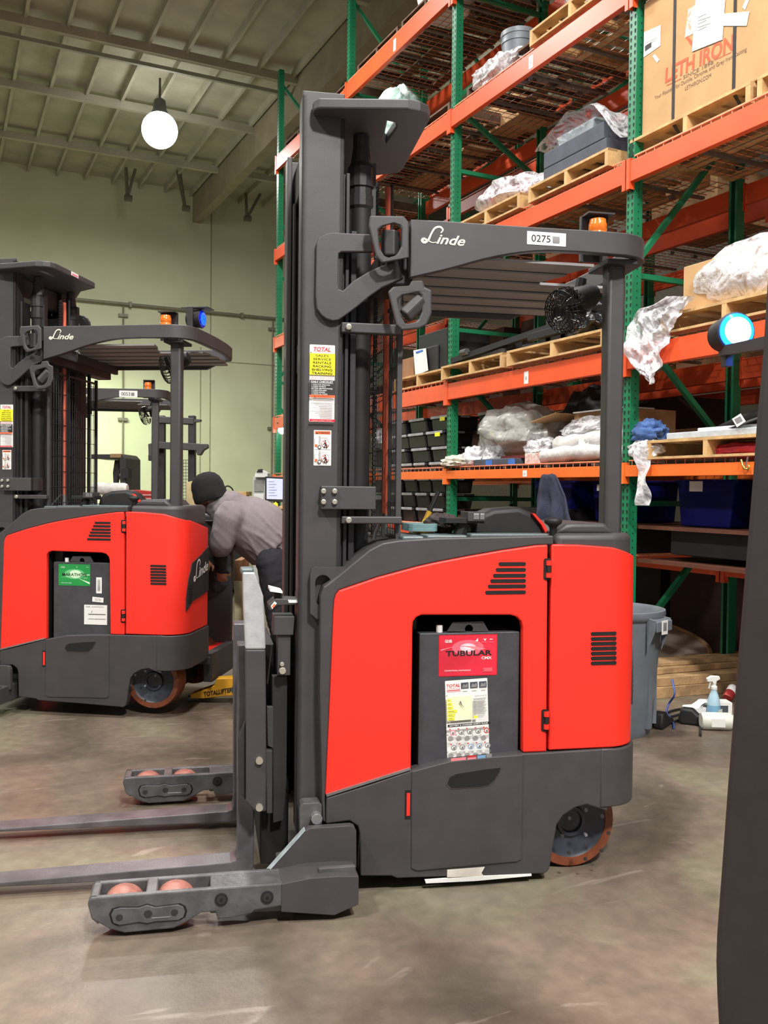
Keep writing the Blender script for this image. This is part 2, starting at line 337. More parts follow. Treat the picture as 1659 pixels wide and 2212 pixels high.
    m.tube([c0+(x_*math.cos(k*PI/10)+y_*math.sin(k*PI/10))*.082 for k in range(21)], .018, mat('shirt_grey', (124, 115, 117)), 8, False); m.build('collar', sh, 0, 60)
person()
# ================================================================ reach truck (built once, in its own axes: x to the rear, y away from the near side, z up)
def NF(px, py, y, off=0):                     # frame of a mark on a lengthwise face, origin seen at a pixel
    x, z = T(px, py, y); return frame((x, y-off, z), (1, 0, 0), (0, 0, 1), (0, -1, 0))
def TZ(px, py, z): q = ground(px, py, z)-TLOC; return q.dot(TXV), q.dot(TYV)
def bolt(mb, p, r, m=CHR, d=(0, -1, 0), h=.012, n=10):
    p = Vector(p); mb.tube([p, p+Vector(d)*h], r, m, n)
def slots(mb, rows, y, h=.0055):              # dark louvre slots, each row (x0, x1, z)
    for a, b, z in rows:
        mb.prism(arc(b, z, h, -90, 90, 4)+arc(a, z, h, 90, 270, 4), y-.0012, y+.003, VDK)
        mb.prism(arc(b, z-.003, h*.8, -90, 90, 4)+arc(a, z-.003, h*.8, 90, 270, 4), y-.002, y-.0008, VDK)
RR, XE = .135, 1.2
def rear_path(x0, grow=0, a0=-90):
    A = [(XE-RR+(RR+grow)*math.cos(math.radians(a)), RR+(RR+grow)*math.sin(math.radians(a))) for a in range(a0, 1, 9)]
    return ([(x0, -grow)] if x0 is not None else [])+A+[(XE+grow, .32), (XE-.003+grow, .47)]
def make_truck(label, group):
    t = thing('reach_truck', label, 'forklift', group=group)
    # ---- dark inner chassis and battery compartment
    m = MB(); m.box((.03, .05, .07), (.31, 1.0, 1.1), VDK); m.box((.73, .05, .3), (.93, 1.0, 1.2), VDK); m.box((.92, .1, .29), (1.1, .44, 1.16), VDK); m.box((.92, .16, .29), (1.15, .44, 1.1), VDK)
    m.box((.3, .5, .07), (.74, 1.0, 1.1), VDK); m.box((.3, .02, 1.05), (.74, .6, 1.2), VDK); m.box((.8, .28, .05), (1.0, .98, .3), VDK)
    m.build('chassis', t)
    # ---- charcoal skirt
    sk = TP([(705, 1722), (790, 1696), (886, 1664), (969, 1642), (1054, 1633), (1128, 1627), (1183, 1624.5)])+[(1.06, .478), (1.06, .245)]
    sk += TP([(1266, 1737), (1240, 1744), (1215, 1761), (1202, 1780), (1195, 1819), (1188, 1866), (1184, 1880), (1175, 1886), (1020, 1890), (857, 1896), (845, 1891), (778, 1891), (777, 1800), (773, 1784), (755, 1772), (704, 1779)])
    m = MB(); m.prism(sk, -.006, .05, BLK); m.build('skirt', t, .005)
    m = MB(); P = rear_path(1.03, .01); n = len(P)
    m.wall(P, .262, [.478]*2+[.476]*(n-2), .03, BLK); m.build('rear_skirt', t, .004, 40)
    # ---- battery gate with its recessed grip
    g = TP([(888, 1664), (969, 1642.5), (1054, 1633.5), (1128, 1628)]); x0, x1 = g[0][0]+.002, g[3][0]
    m = MB(); m.prism(g+[(x1, .09), (x1-.015, .082), (x0+.02, .074), (x0, .085)], -.012, .0, BLK); gate = m.build('battery_gate', t, .004)
    gp = TP([(966, 1693), (971, 1679), (985, 1672), (1040, 1663), (1081, 1658), (1079, 1666), (1068, 1684), (1055, 1695), (1035, 1699), (975, 1702)], -.012)
    m = MB(); m.prism(gp, -.0145, -.006, VDK); c = [sum(p[0] for p in gp)/len(gp), sum(p[1] for p in gp)/len(gp)]
    m.prism([((p[0]-c[0])*1.05+c[0], (p[1]-c[1])*1.12+c[1]) for p in gp], -.0135, -.008, BLK, holes=[[((p[0]-c[0])*.99+c[0], (p[1]-c[1])*.98+c[1]) for p in gp]])
    m.build('grip_recess', gate)
    m = MB(); a = T(874, 1712, 0); b = T(886, 1760, 0); m.box((a[0], -.0075, b[1]-.012), (b[0], .02, a[1]+.01), VDK); m.box((a[0]+.006, -.009, b[1]), (b[0]-.003, .02, a[1]), RED)
    m.build('release_latch', t)
    # ---- red side panel with the battery opening
    rp = TP([(703, 1719), (712, 1520), (720, 1324), (722, 1297), (726, 1284), (733, 1275), (815, 1247), (900, 1224), (940, 1215), (1013, 1201), (1085, 1188.5), (1157, 1178), (1184, 1176.5), (1181, 1624)])
    co = TP([(1130, 1626), (1130, 1356), (1127, 1343), (1118, 1333), (1103, 1328.5), (911, 1328.5), (899, 1334), (893, 1343), (891.5, 1356), (888, 1663)])
    m = MB(); m.prism(rp+co, 0, .035, RED); m.build('side_panel', t, .006)
    m = MB(); a, b = T(705, 1718, -.004), T(886, 1662, -.004); m.bar((a[0], -.004, a[1]), (b[0], -.004, b[1]+.003), .01, .008, STL); m.build('scuffed_edge', t)
    # ---- red rear door panel, wrapping the rear corner
    tp_ = [T(*q) for q in ((1188, 1176), (1220, 1176.2), (1250, 1176.8))]; P = [(.829, 0)]+[(q[0], 0) for q in tp_[1:]]+rear_path(.829)[1:]; n = len(P)
    zh = [tp_[0][1]]+[q[1] for q in tp_[1:]]; z9 = T(1369, 1202, .08)[1]
    for x, y in P[3:]: zh.append(zh[2]+(z9-zh[2])*min(1, max(0, x-1.0)/.19)**1.5-.06*max(0, y-.11)/.36)
    m = MB(); m.wall(P, .48, zh, .03, RED); m.build('rear_door', t, .005, 40)
    # ---- hinges
    for z0, z1 in ((T(1180, 1253, 0)[1], T(1180, 1206, 0)[1]), (T(1176, 1580, 0)[1], T(1176, 1532, 0)[1])):
        m = MB(); x = .818; m.prism(rrect(x-.02, z0, x+.008, z1, .008), -.002, .02, VDK); h = z1-z0
        for k in (.12, .68): m.tube([(x-.001, -.004, z0+h*k), (x-.001, -.004, z0+h*(k+.22))], .0105, RED, 12)
        m.tube([(x-.001, -.004, z0+h*.36), (x-.001, -.004, z0+h*.66)], .0085, RUB, 12)
        m.build('hinge', t)
    # ---- louvres
    m = MB(); slots(m, [T(a, y, 0)[:1]+T(1133, y, 0) for a, y in ((1080, 1217.5), (1074, 1230), (1068, 1242.5), (1062, 1254), (1057, 1265.5), (1051, 1278.5))], 0); m.build('vent', t)
    m = MB(); slots(m, [T(1279, y, 0)[:1]+T(1329, y, 0) for y in (1367.5, 1378.5, 1389, 1399.5, 1410, 1420.5, 1431)], 0); m.build('vent', t)
    # ---- battery in its opening
    a, b = T(903, 1640, .03), T(1123, 1364, .03)
    m = MB(); m.box((a[0], .03, .12), (b[0], .5, b[1]), mat('battery_case', (62, 62, 66), .5, 0, .12, 16, .08, 300)); bat = m.build('battery', t, .004)
    ey = TP([(966, 1364), (978, 1344), (1044, 1342), (1056, 1364)], .034); h = T(1013, 1361, .034)
    m = MB(); m.prism(ey, .034, .04, BLK, holes=[arc(h[0], h[1]+.004, .0155, 0, 345, 14)]); m.build('lifting_eye', bat)
    m = MB(); c = T(952, 1359, .03); m.tube([(c[0], .05, c[1]-.02), (c[0], .05, c[1]+.012)], .012, WHT, 10); m.build('filler_cap', bat)
    # ---- black cowl over the top and down the front
    cw = TP([(697, 1775), (691, 1500), (693, 1290), (700, 1268), (717, 1255), (740, 1236), (798, 1188), (827, 1173), (863, 1167), (947, 1162), (1197, 1157), (1197, 1177), (1157, 1178), (1085, 1188.5), (1013, 1201), (940, 1215), (900, 1224), (815, 1247), (733, 1275), (726, 1284), (722, 1297), (720, 1324), (712, 1520), (703, 1719), (704, 1779)])
    m = MB(); m.prism(cw, .003, .12, BLK); c2 = cw[:9]+[(.36, T(947, 1162)[1]), (.36, .9), (.05, .9), (.02, .3)]; m.prism(c2, .125, 1.03, BLK); m.build('cowl', t, .008)
    m = MB()                                  # teal-grey deck lids with joints, on the cowl
    for x0, x1, z, y1 in ((.28, .36, 1.252, .98), (.37, .52, 1.256, .34), (.53, .83, 1.262, .11)): m.box((x0, .03, z-.012), (x1, y1, z+.008), TEAL)
    m.build('deck_lid', t, .006)
    cp = [(q[0], q[1]) for q in rear_path(.85, -.014)]+[(1.16, .47), (.85, .47)]
    m = MB(); m.prism(cp, 1.14, 1.272, BLK, ax='z'); m.build('rear_cap', t, .03, 50, 4)
    ts = [(.853, 1.268), (.905, 1.306), (.935, 1.309), (1.06, 1.309), (1.1, 1.265)]
    m = MB(); m.prism(ts, .05, .42, BLK); m.build('post_plinth', t, .015, 40, 3)
    # ---- operator compartment: padded rim, red trim, knob, arm pod
    rim = TP([(1018, 1160), (1024, 1130), (1034, 1113), (1067, 1099), (1121, 1095), (1150, 1107), (1172, 1132), (1186, 1162)], .16)
    m = MB(); m.prism(rim, .16, .3, RUB); m.build('operator_backrest', t, .02, 40, 3)
    tr = TP([(1154, 1109), (1175, 1132), (1190, 1160), (1183, 1160), (1169, 1134), (1149, 1109)], .15)
    m = MB(); m.prism(tr, .145, .17, RED); m.build('red_trim', t)
    x, z = T(1195, 1128, .06); m = MB(); m.lathe([(.012, -.07), (.014, -.02), (.02, -.012), (.031, -.004), (.033, .006), (.028, .014), (.012, .018), (0, .019)], RUB, 16, Matrix.Translation((x, .06, z))); m.build('steering_knob', t, 0, 50)
    x, z = T(1014, 1118, .1); m = MB(); m.box((x-.1, .06, z-.02), (x+.05, .16, z+.0), RUB); m.box((x-.02, .05, z-.012), (x+.045, .15, z+.022), BLK)
    m.box((x+.0, .047, z-.006), (x+.022, .05, z+.016), STL); m.box((x+.025, .047, z-.006), (x+.042, .05, z+.016), STL); m.tube([(x-.02, .1, z-.02), (x-.04, .1, z-.07)], .025, RUB); m.build('control_handle', t, .006)
    # ---- rear of the truck: step, entry, dark plate with louvres
    m = MB(); m.box((.93, .45, .22), (1.22, 1.03, .27), BLK); m.box((.93, .47, .27), (1.19, 1.0, .276), RED); m.box((.93, .465, .27), (1.15, .475, .4), RED); m.box((.93, .99, .2), (1.2, 1.04, 1.15), BLK); m.box((1.17, .47, .1), (1.23, 1.03, .29), BLK); m.build('step', t, .01)
    m = MB(); m.box((.93, .5, .3), (.96, .98, 1.15), DRK); m.build('lumbar_pad', t, .02)
    P = rear_path(None, .006, -27); n = len(P); m = MB()
    m.wall(P, [.62+.09*k/(n-1) for k in range(n)], ([.70, .82, .87]+[.87+.13*(k+1)/(n-3) for k in range(n-3)])[:n], .008, DRK); pl = m.build('rear_plate', t, 0, 40)
    m = MB()
    for k in range(7): a0 = -21+k*.8; m.wall([(XE-RR+(RR+.0075)*math.cos(math.radians(a)), RR+(RR+.0075)*math.sin(math.radians(a))) for a in (a0, a0+6, a0+12, a0+18)], .665+k*.018, .674+k*.018, .002, VDK)
    m.build('vent', pl)
    m = MB(); script_logo(m, frame((XE+.0078, .16, .80), (0, 1, 0), (0, 0, 1), (1, 0, 0)) @ rot('Z', 10), .29, WHT); m.build('maker_logo', pl)
    # ---- drive wheel
    x, z = .967, .171; M = Matrix.Translation((x, .1, z)) @ rot('X', 90) @ Matrix.Translation((0, 0, -.14))
    m = MB(); m.lathe([(.125, 0), (.165, .0), (.171, .012), (.171, .128), (.165, .14), (.135, .14), (.125, .1), (.125, 0)], TYR, 40, M, cap=False); w = m.build('drive_wheel', t, 0, 40)
    m = MB(); m.lathe([(.128, .05), (.134, .136), (.122, .128), (.06, .118), (.056, .13), (.044, .13), (.04, .118), (0, .116)], mat('wheel_hub', (52, 56, 66), .4, .2, .3, 14), 36, M)
    for k in range(8): a = PI*k/4; m.tube([(x+.09*math.cos(a), -.021, z+.09*math.sin(a)), (x+.09*math.cos(a), -.026, z+.09*math.sin(a))], .007, DRK, 8)
    m.tube([(x, -.018, z), (x, -.03, z)], .006, STL, 8); m.build('hub', w, 0, 35)
    m = MB(); M2 = Matrix.Translation((.967, .98, .171)) @ rot('X', 90); m.lathe([(.1, 0), (.165, .0), (.171, .012), (.171, .118), (.165, .13), (.1, .13)], TYR, 32, M2); m.build('caster_wheel', t, 0, 40)
    # ---- mast
    for nm, y0, s in (('mast_channel', .075, 1), ('mast_channel', .8, -1)):
        m = MB(); m.prism([(-.083, .2), (.066, .2), (.066, 2.812), (-.083, 2.812)], y0, y0+s*.02, BLK)
        for xa in (-.083, .046): m.box((xa, min(y0, y0+s*.11), .2), (xa+.02, max(y0, y0+s*.11), 2.8), BLK)
        m.build(nm, t, .004)
        m = MB(); ya, yb = sorted((y0+s*.035, y0+s*.14)); yc, yd = sorted((y0+s*.05, y0+s*.11))
        m.box((.078, ya, .15), (.092, yb, 2.55), DRK); m.box((-.055, yc, .15), (.08, yd, 2.55), DRK); m.box((.1, yc, .12), (.122, yd, 2.35), DRK); m.box((-.06, ya, .15), (-.048, yb, 2.6), DRK)
        m.build('inner_rail', t, .003)
    for x0, x1, y0, y1, z1 in ((.1, .15, .5, .56, 2.42), (.13, .2, .7, .79, 2.5), (.06, .12, .4, .46, 2.3), (.17, .22, .58, .66, 2.2)):
        m = MB(); m.box((x0, y0, .3), (x1, y1, z1), DRK); m.build('inner_rail', t, .003)
    m = MB(); m.tube([(.19, .68, 2.5), (.19, .75, 2.5)], .06, RUB, 20); m.tube([(.19, .672, 2.5), (.19, .68, 2.5)], .014, CHR, 10); pu = m.build('hose_pulley', t)
    m = MB()
    m.tube([(.125, .715, 1.0), (.125, .715, 2.5)]+[(.19-.066*math.cos(a*PI/8), .715, 2.5+.066*math.sin(a*PI/8)) for a in range(9)]+[(.256, .715, 2.5), (.256, .715, 1.2)], .012, RUB, 8)
    m.build('hydraulic_hose', t)
    # top plate bridging both channels
    tp = [TZ(*q, 2.725) for q in ((682, 258), (675, 246), (678, 239), (688, 234), (881, 236), (908, 241), (925, 249), (929, 259), (871, 366), (862, 374), (845, 376))]+[(.22, .66), (.1, .85), (-.05, .85)]
    hole = [TZ(*q, 2.725) for q in ((837, 262), (853, 266), (855, 276), (833, 309), (829, 300))]
    m = MB(); m.prism(tp, 2.725, 2.762, BLK, ax='z', holes=[hole]); m.build('mast_top_plate', t, .006)
    for lo, hi in (((-.05, .1, 2.6), (.04, .78, 2.72)), ((-.04, .1, 1.9), (-.01, .78, 2.02)), ((-.04, .1, .9), (-.01, .78, 1.0)), ((.06, .16, 2.22), (.1, .72, 2.3))): m = MB(); m.box(lo, hi, BLK); m.build('mast_cross_member', t, .004)
    cap = [(.036, .14), (.045, .13), (.046, .06), (.04, .055), (.038, 0)]
    for y in (.21, .66):
        m = MB(); m.lathe([(.041, .7), (.041, 2.45)], RUB, 20, Matrix.Translation((.147, y, 0))); cy = m.build('lift_cylinder', t, 0, 40)
        m = MB(); m.lathe([(.041, 2.45), (.048, 2.46), (.048, 2.5), (.044, 2.5), (.044, 2.53), (.05, 2.53), (.05, 2.6), (.038, 2.62), (.03, 2.68), (.03, 2.72)], DRK, 14, Matrix.Translation((.147, y, 0))); m.box((.18, y-.02, 2.4), (.2, y+.02, 2.62), DRK); m.build('cylinder_head', cy)
    m = MB()
    for i in range(75): z = 1.25+i*.018; m.box((.225, .33, z), (.238, .36, z+.013), DRK); m.box((.228, .335, z+.01), (.235, .355, z+.02), GRYM)
    m.build('lift_chain', t)
    x, z = T(830, 1150, .32); m = MB(); m.tube([(x, .32, 2.58), (x, .32, 1.45), (x, .32, 1.3)], .0105, HOSE, 8); m.tube([(x, .32, 1.33), (x, .32, 1.24)], .012, STL, 8); m.build('hydraulic_hose', t)
    m = MB(); m.tube([(x-.01, .3, 1.33), (x-.05, .25, 1.26), (x-.07, .2, 1.18)], .008, RUB, 8); m.tube([(x+.02, .34, 2.6), (x+.02, .34, 1.3)], .007, RUB, 6); m.build('hydraulic_hose', t)
    # mesh guard between mast and operator
    gx = T(862, 900, .1)[0]; m = MB()
    for y in (.1, .34, .78): m.box((gx-.009, y-.008, 1.22), (gx+.009, y+.008, 2.13), BLK)
    for z in (1.24, 2.1): m.box((gx-.006, .1, z), (gx+.006, .78, z+.012), BLK)
    y = .1
    while y < .78: m.tube([(gx, y, 1.24), (gx, y, 2.11)], .0022, DRK, 5, False); y += .032
    z = 1.28
    while z < 2.1: m.tube([(gx+.003, .1, z), (gx+.003, .78, z)], .0022, DRK, 5, False); z += .1
    m.build('mesh_guard', t)
    for py0, py1 in ((702, 718), (1116, 1131)):
        a = T(745, py1, .06); b = T(868, py0, .06); m = MB(); m.box((a[0]-.012, .055, a[1]), (b[0], .095, b[1]), BLK); bolt(m, (a[0]+.012, .055, (a[1]+b[1])/2), .0115); m.build('guard_bracket', t, .004)
    # bracket with four bolts
    a = T(693, 1100, .05); b = T(800, 1051, .05); m = MB(); m.box((a[0], .045, a[1]), (b[0]+.02, .078, b[1]), BLK); m.box((b[0]-.05, .05, a[1]), (b[0]+.02, .3, b[1]), BLK)
    for px in (698.5, 722.5):
        for py in (1061, 1084): x, z = T(px, py, .045); bolt(m, (x, .045, z), .0095)
    m.build('bolted_bracket', t, .003)
    # curved overhead guard support arm
    arm = TP([(704, 506), (716, 503), (799, 507), (806, 545), (737, 545), (731, 549), (730, 614), (732, 625), (740, 629), (762, 608), (793, 589), (821, 576), (858, 566), (872, 600), (850, 611), (825, 622), (799, 640), (770, 664), (743, 684), (731, 692), (719, 694), (705, 690), (694, 682), (684, 668), (681, 640), (683, 527), (688, 514)], .06)
    m = MB(); m.prism(arm, .052, .075, BLK); m.build('guard_support_arm', t, .004)
    x, z = T(840, 590, .15); m = MB(); m.box((x-.03, .06, z-.06), (x+.07, .95, z+.08), DRK); m.box((x+.03, .04, 2.2), (.33, .1, 2.36), DRK); m.build('guard_cross_tube', t, .006)
    hd = [TP(p, -.01) for p in ([(799, 465), (872, 466), (884, 480), (884, 557), (825, 568), (812, 554), (796, 488)], [(850, 482), (864, 487), (868, 498), (867, 531), (861, 543), (856, 551), (840, 556), (831, 553), (821, 536), (817, 498), (828, 488)])]
    m = MB(); m.prism(hd[0], -.012, .0, BLK, holes=[hd[1]]); m.build('grab_plate', t, .006)
    hd = [TP(p, -.02) for p in ([(838, 630), (849, 619), (884, 617), (889, 606), (914, 606), (918, 620), (933, 627), (933, 677), (922, 702), (905, 710), (868, 714), (856, 702)], [(871, 637), (903, 631), (911, 639), (911, 673), (905, 688), (896, 696), (877, 700), (868, 685), (862, 664), (859, 648)])]
    m = MB(); m.prism(hd[0], -.022, -.01, BLK, holes=[hd[1]]); x, z = T(893, 665, .0); m.tube([(x-.03, .0, z-.03), (x+.03, .0, z+.03)], .03, BLK, 6); x, z = T(843, 525, .03); m.tube([(x, .03, z-.05), (x, .03, z+.04)], .035, DRK, 6); m.build('grab_plate', t, .006)
    # ---- overhead guard
    tops = TP([(880, 473), (920, 474), (1000, 480), (1119, 488), (1240, 495), (1320, 500)]); bots = TP([(886, 600), (960, 583), (998, 573), (1022, 566), (1049, 559), (1074, 553.5), (1100, 549), (1125, 545.5), (1155, 542.5), (1189, 541.5), (1253, 544), (1320, 549)])
    def ztop(x):
        for (x0, z0), (x1, z1) in zip(tops, tops[1:]):
            if x0 <= x <= x1: return z0+(z1-z0)*(x-x0)/(x1-x0)
        return tops[-1][1]
    P = [(x, 0) for x, z in bots]; zl = [z for x, z in bots]; zh = [ztop(x) for x, z in bots]; zb, zt = zl[-1], zh[-1]
    tail = [(1.07+.16*math.cos(math.radians(a)), .16+.16*math.sin(math.radians(a))) for a in range(-80, 1, 8)]+[(1.238, .3), (1.243, .52), (1.235, .75), (1.215, .93), (1.18, 1.03), (1.12, 1.045)]
    far_ = [(x, 1.045) for x in (1.0, .8, .6, .4, .3)]
    m = MB(); m.wall(P+tail+far_, zl+[zb]*(len(tail))+[2.235]*5, zh+[zt]*(len(tail)+5), .035, BLK); gd = m.build('overhead_guard', t, .004, 40)
    sl = MB(); SLT = mat('lightened_slat_paint', (150, 147, 147), .5, 0, .06, 9, .08, 700)  # charcoal slats coloured lighter to make up for their shaded underside
    for i in range(6):
        y0 = .036+i*.1615; xf = (.5, .42, .35, .33, .33, .33)[i]; xg = (.43, .36, .33, .33, .33, .33)[i]; xe0 = (.99, .945, 1.19, 1.2, 1.2, 1.19)[i]; xe1 = (.95, .9, 1.19, 1.2, 1.195, 1.16)[i]
        P = [(xf, y0), (xe0, y0), (xe1, y0+.156), (xg, y0+.156)]; s_ = MB()
        vs = [(x, y, 2.252+(y-y0)*.05) for x, y in P]+[(x, y, 2.262+(y-y0)*.05) for x, y in P]
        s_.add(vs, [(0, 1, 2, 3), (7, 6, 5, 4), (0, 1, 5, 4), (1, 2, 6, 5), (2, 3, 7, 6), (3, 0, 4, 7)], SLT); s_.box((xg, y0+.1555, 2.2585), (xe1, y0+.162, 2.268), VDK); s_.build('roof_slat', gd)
    sl.box((.31, .03, 2.2), (.335, 1.02, 2.3), BLK)
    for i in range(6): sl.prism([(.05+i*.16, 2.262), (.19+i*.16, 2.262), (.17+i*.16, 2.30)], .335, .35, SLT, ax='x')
    sl.build('roof_front_bar', gd)
    m = MB(); lw = .28; script_logo(m, NF(911, 523, 0, .0015) @ rot('Z', -1.5), .157, CREAM); m.build('maker_logo', gd)
    x, z = T(1325, 600, .12); m = MB(); m.box((x-.034, .085, 1.2), (x+.034, .15, 2.3), BLK); m.build('guard_post', t, .012, 40, 3)
    m = MB(); m.box((x-.06, .04, 2.27), (x+.06, .22, 2.29), DRK); m.build('post_gusset', gd, .004)
    # beacon with bracket
    x, z = T(1291, 497, .11); M = Matrix.Translation((x, .11, 0)); m = MB(); m.lathe([(.04, 2.35), (.042, 2.375), (.034, 2.382)], RUB, 20, M); m.box((x-.05, .15, 2.3), (x+.06, .165, 2.47), DRK); m.box((x-.045, .09, 2.466), (x+.06, .165, 2.472), DRK); bc = m.build('warning_beacon', t)
    m = MB(); m.lathe([(.034, 2.38), (.034, 2.398), (.032, 2.402), (.034, 2.406), (.034, 2.43), (.032, 2.434), (.03, 2.448), (0, 2.45)], AMB, 24, M); m.build('amber_lens', bc, 0, 40)
    # operator fan
    FANM = mat('glossy_black', (30, 30, 32), .2, 0, .1, spec=.8)
    x, z = T(1240, 655, .3); m = MB(); m.tube(smoothpts([(x+.03, .3, 2.27), (x+.02, .3, 2.2), (x+.03, .3, 2.13), (x+.03, .3, z+.04)]), .022, RUB, 8); m.lathe([(.05, 0), (.05, .07), (.035, .1), (0, .105)], RUB, 18, Matrix.Translation((x+.0, .3, z+.01)) @ rot('Y', 70)); fan = m.build('fan', t, 0, 40)
    m = MB(); M = Matrix.Translation((x-.03, .29, z-.03)) @ rot('Z', 24) @ rot('Y', -108) @ Matrix.Scale(1.05, 4)
    for k in range(5): r = .02+.015*k; m.tube([(r*math.cos(a*PI/12), r*math.sin(a*PI/12), .035+.02*(1-(r/.085)**2)) for a in range(25)], .0022, FANM, 5, False, M)
    for k in range(26): a = 2*PI*k/26; c, s_ = math.cos(a), math.sin(a); m.tube([(c*.02, s_*.02, .055), (c*.06, s_*.06, .048), (c*.085, s_*.085, .03), (c*.085, s_*.085, -.01), (c*.04, s_*.04, -.03)], .002, FANM, 5, False, M)
    m.build('fan_cage', fan)
    m = MB()
    for k in range(4): m.box((.01, -.02, .0), (.075, .02, .003), RUB, M @ rot('Z', 90*k) @ rot('X', 25))
    m.build('fan_blade', fan)
    # ---- base legs
    for dy in (0, 1.21):
        lg = MB(); y0, y1 = -.18+dy, -.05+dy
        side = TP([(191, 1945), (197, 1940), (208, 1939), (612, 1908), (612, 1957), (550, 1967), (544, 1974), (500, 1984), (470, 1986), (466, 1970), (436, 1972), (405, 1991), (375, 2006), (269, 2016), (238, 2008), (197, 1986), (189, 1955)], -.18)
        zt = .136; lg.prism(side, y0, y0+.022, GRYM); lg.prism(side, y1-.022, y1, GRYM)
        fb = TP([(191, 1945), (197, 1940), (208, 1939)], -.18)+[(-.727, zt-.002), (-.727, .045)]+TP([(197, 1986), (189, 1955)], -.18); lg.prism(fb, y0+.001, y1-.001, GRYM)
        lg.box((-.585, y0+.01, .03), (-.548, y1-.01, zt), GRYM); lg.box((-.383, y0+.01, .05), (-.14, y1-.01, zt-.001), GRYM)
        leg = lg.build('base_leg', t, .005)
        ar = TP([(610, 1906), (660, 1898), (747, 1902), (772, 1884), (771, 1932), (721, 1951), (610, 1958)], -.18)
        m = MB(); m.prism([(-.155, .137), (-.06, .15), (.03, .15), (.1, .145), (.1, .05), (.02, .02), (-.155, .045)], y0-.004, y1+.13, BLK); m.box((-.03, y0+.03, .14), (.095, y0+.05, .165), GRYM)
        gs = TP([(575, 1888), (660, 1793), (668, 1787), (757, 1781), (765, 1784), (769, 1793), (769, 1872), (640, 1884)], -.05)
        yg = -.06+dy; m.prism(gs, yg, yg+.03, BLK); m.bar((gs[0][0]-.002, yg+.015, gs[0][1]+.003), (gs[1][0]-.002, yg+.015, gs[1][1]+.003), .034, .005, mat('edge_highlight', (150, 160, 162), .4, .1, .2, 30))  # pale bar paints in the highlight along the gusset's sloped edge
        kn = TP([(648, 1754), (651, 1744), (657, 1740), (690, 1738), (697, 1743), (697, 1790), (661, 1819), (650, 1819)], -.02); m.prism(kn, .0+dy*.62, .06+dy*.62, GRYM); x, z = T(684, 1768, -.02); m.tube([(x, -.03+dy*.7, z), (x, .02+dy*.7, z)], .02, STL, 10)
        m.build('leg_bracket', leg, .005)
        for x in (T(268, 1915, -.115)[0], T(379, 1910, -.115)[0]):
            m = MB(); m.lathe([(.03, 0), (.058, 0), (.066, .01), (.067, .04), (.066, .07), (.058, .08), (.03, .08)], LDW, 28, Matrix.Translation((x, y1-.025, .069)) @ rot('X', 90)); m.build('load_wheel', leg, 0, 40)
        cv = TP([(240, 1975), (246, 1964), (260, 1960), (300, 1960), (318, 1954), (336, 1959), (385, 1953), (396, 1958), (400, 1968), (396, 1980), (385, 1986), (336, 1989), (318, 1993), (300, 1990), (258, 1997), (245, 1992)], -.18)
        m = MB(); c0 = T(320, 1974, -.18); m.prism([((a-c0[0])*1.06+c0[0], (b-c0[1])*1.14+c0[1]) for a, b in cv], y0-.001, y0+.002, VDK); m.prism(cv, y0-.006, y0+.002, GRYM)
        for px, r in ((320, .013), (258, .011), (377, .011)): x, z = T(px, 1972+(8 if px < 300 else 0)-(3 if px > 350 else 0), -.18); m.tube([(x, y0-.004, z), (x, y0-.0075, z)], r, DRK, 14)
        x, z = T(348, 1979, -.18); m.box((x-.03, y0-.0075, z-.003), (x+.03, y0-.004, z), STL); m.build('axle_cover', leg, .0015)
        m = MB()
        for px, py in ((478, 1943), (577, 1938)):
            x, z = T(px, py, -.18); m.tube([(x, y0+.003, z), (x, y0-.003, z)], .021, RUB, 18); m.tube([(x, y0-.002, z), (x, y0-.005, z)], .014, DRK, 12); m.tube([(x, y0-.003, z), (x, y0-.006, z)], .006, VDK, 6)
        m.build('axle_bolt', leg)
    # ---- forks
    for y in (.17, .70):
        fk = MB(); pr = [(-1.3, .052), (-1.3, .044), (-.26, .028), (-.233, .035), (-.226, .06), (-.228, .86), (-.29, .86), (-.285, .1), (-.29, .082), (-.31, .075)]
        fk.prism(pr, y, y+.1, mat('fork_steel', (88, 84, 87), .34, .1, .25, 9, .05)); fk.build('fork', t, .006)
    # ---- load carriage: side plates, cross bars
    for y in (.08,):
        sp = TP([(524, 1236), (550, 1236), (560, 1262), (569, 1288), (572, 1350), (574, 1403)], .08)+TP([(530, 1403), (526, 1320)], .08)
        lo = TP([(530, 1403), (574, 1403), (576, 1650), (575, 1754), (552, 1755), (531, 1733), (531, 1560)], .08)
        m = MB(); m.prism(lo, y, y+.05, BLK); m.prism(TP([(514, 1600), (531, 1560), (531, 1735), (520, 1720)], .08), y+.02, y+.06, DRK); b = m.build('load_backrest_side', t, .006)
        for py in (1642, 1743): x, z = T(560, py, .08); mb2 = MB(); bolt(mb2, (x, y, z), .013); mb2.build('side_bolt', b)
        m = MB(); m.prism(sp, y, y+.05, mat('bare_steel_plate', (176, 176, 178), .45, .15, .1, 30, .08, 200)); x, z = T(536, 1236, .08); m.box((x-.025, y+.005, z-.01), (x+.02, y+.1, z+.012), TEAL); m.build('bare_steel_cap', b, .006)
    m = MB(); m.box((-.235, .1, .72), (-.2, .9, .84), BLK); m.box((-.235, .1, .3), (-.2, .9, .42), BLK); m.box((-.2, .3, .3), (-.15, .72, .84), DRK); m.build('fork_carriage', t, .004)
    ra = MB(); ra.prism(TP([(588, 1461), (621, 1461), (619, 1692), (612, 1772), (590, 1778)], .16), .16, .2, DRK)
    ra.prism(TP([(576, 1525), (590, 1525), (590, 1615), (578, 1610)], .16), .15, .17, BLK); ra.prism(TP([(574, 1620), (588, 1620), (588, 1755), (576, 1755)], .14), .13, .16, BLK)
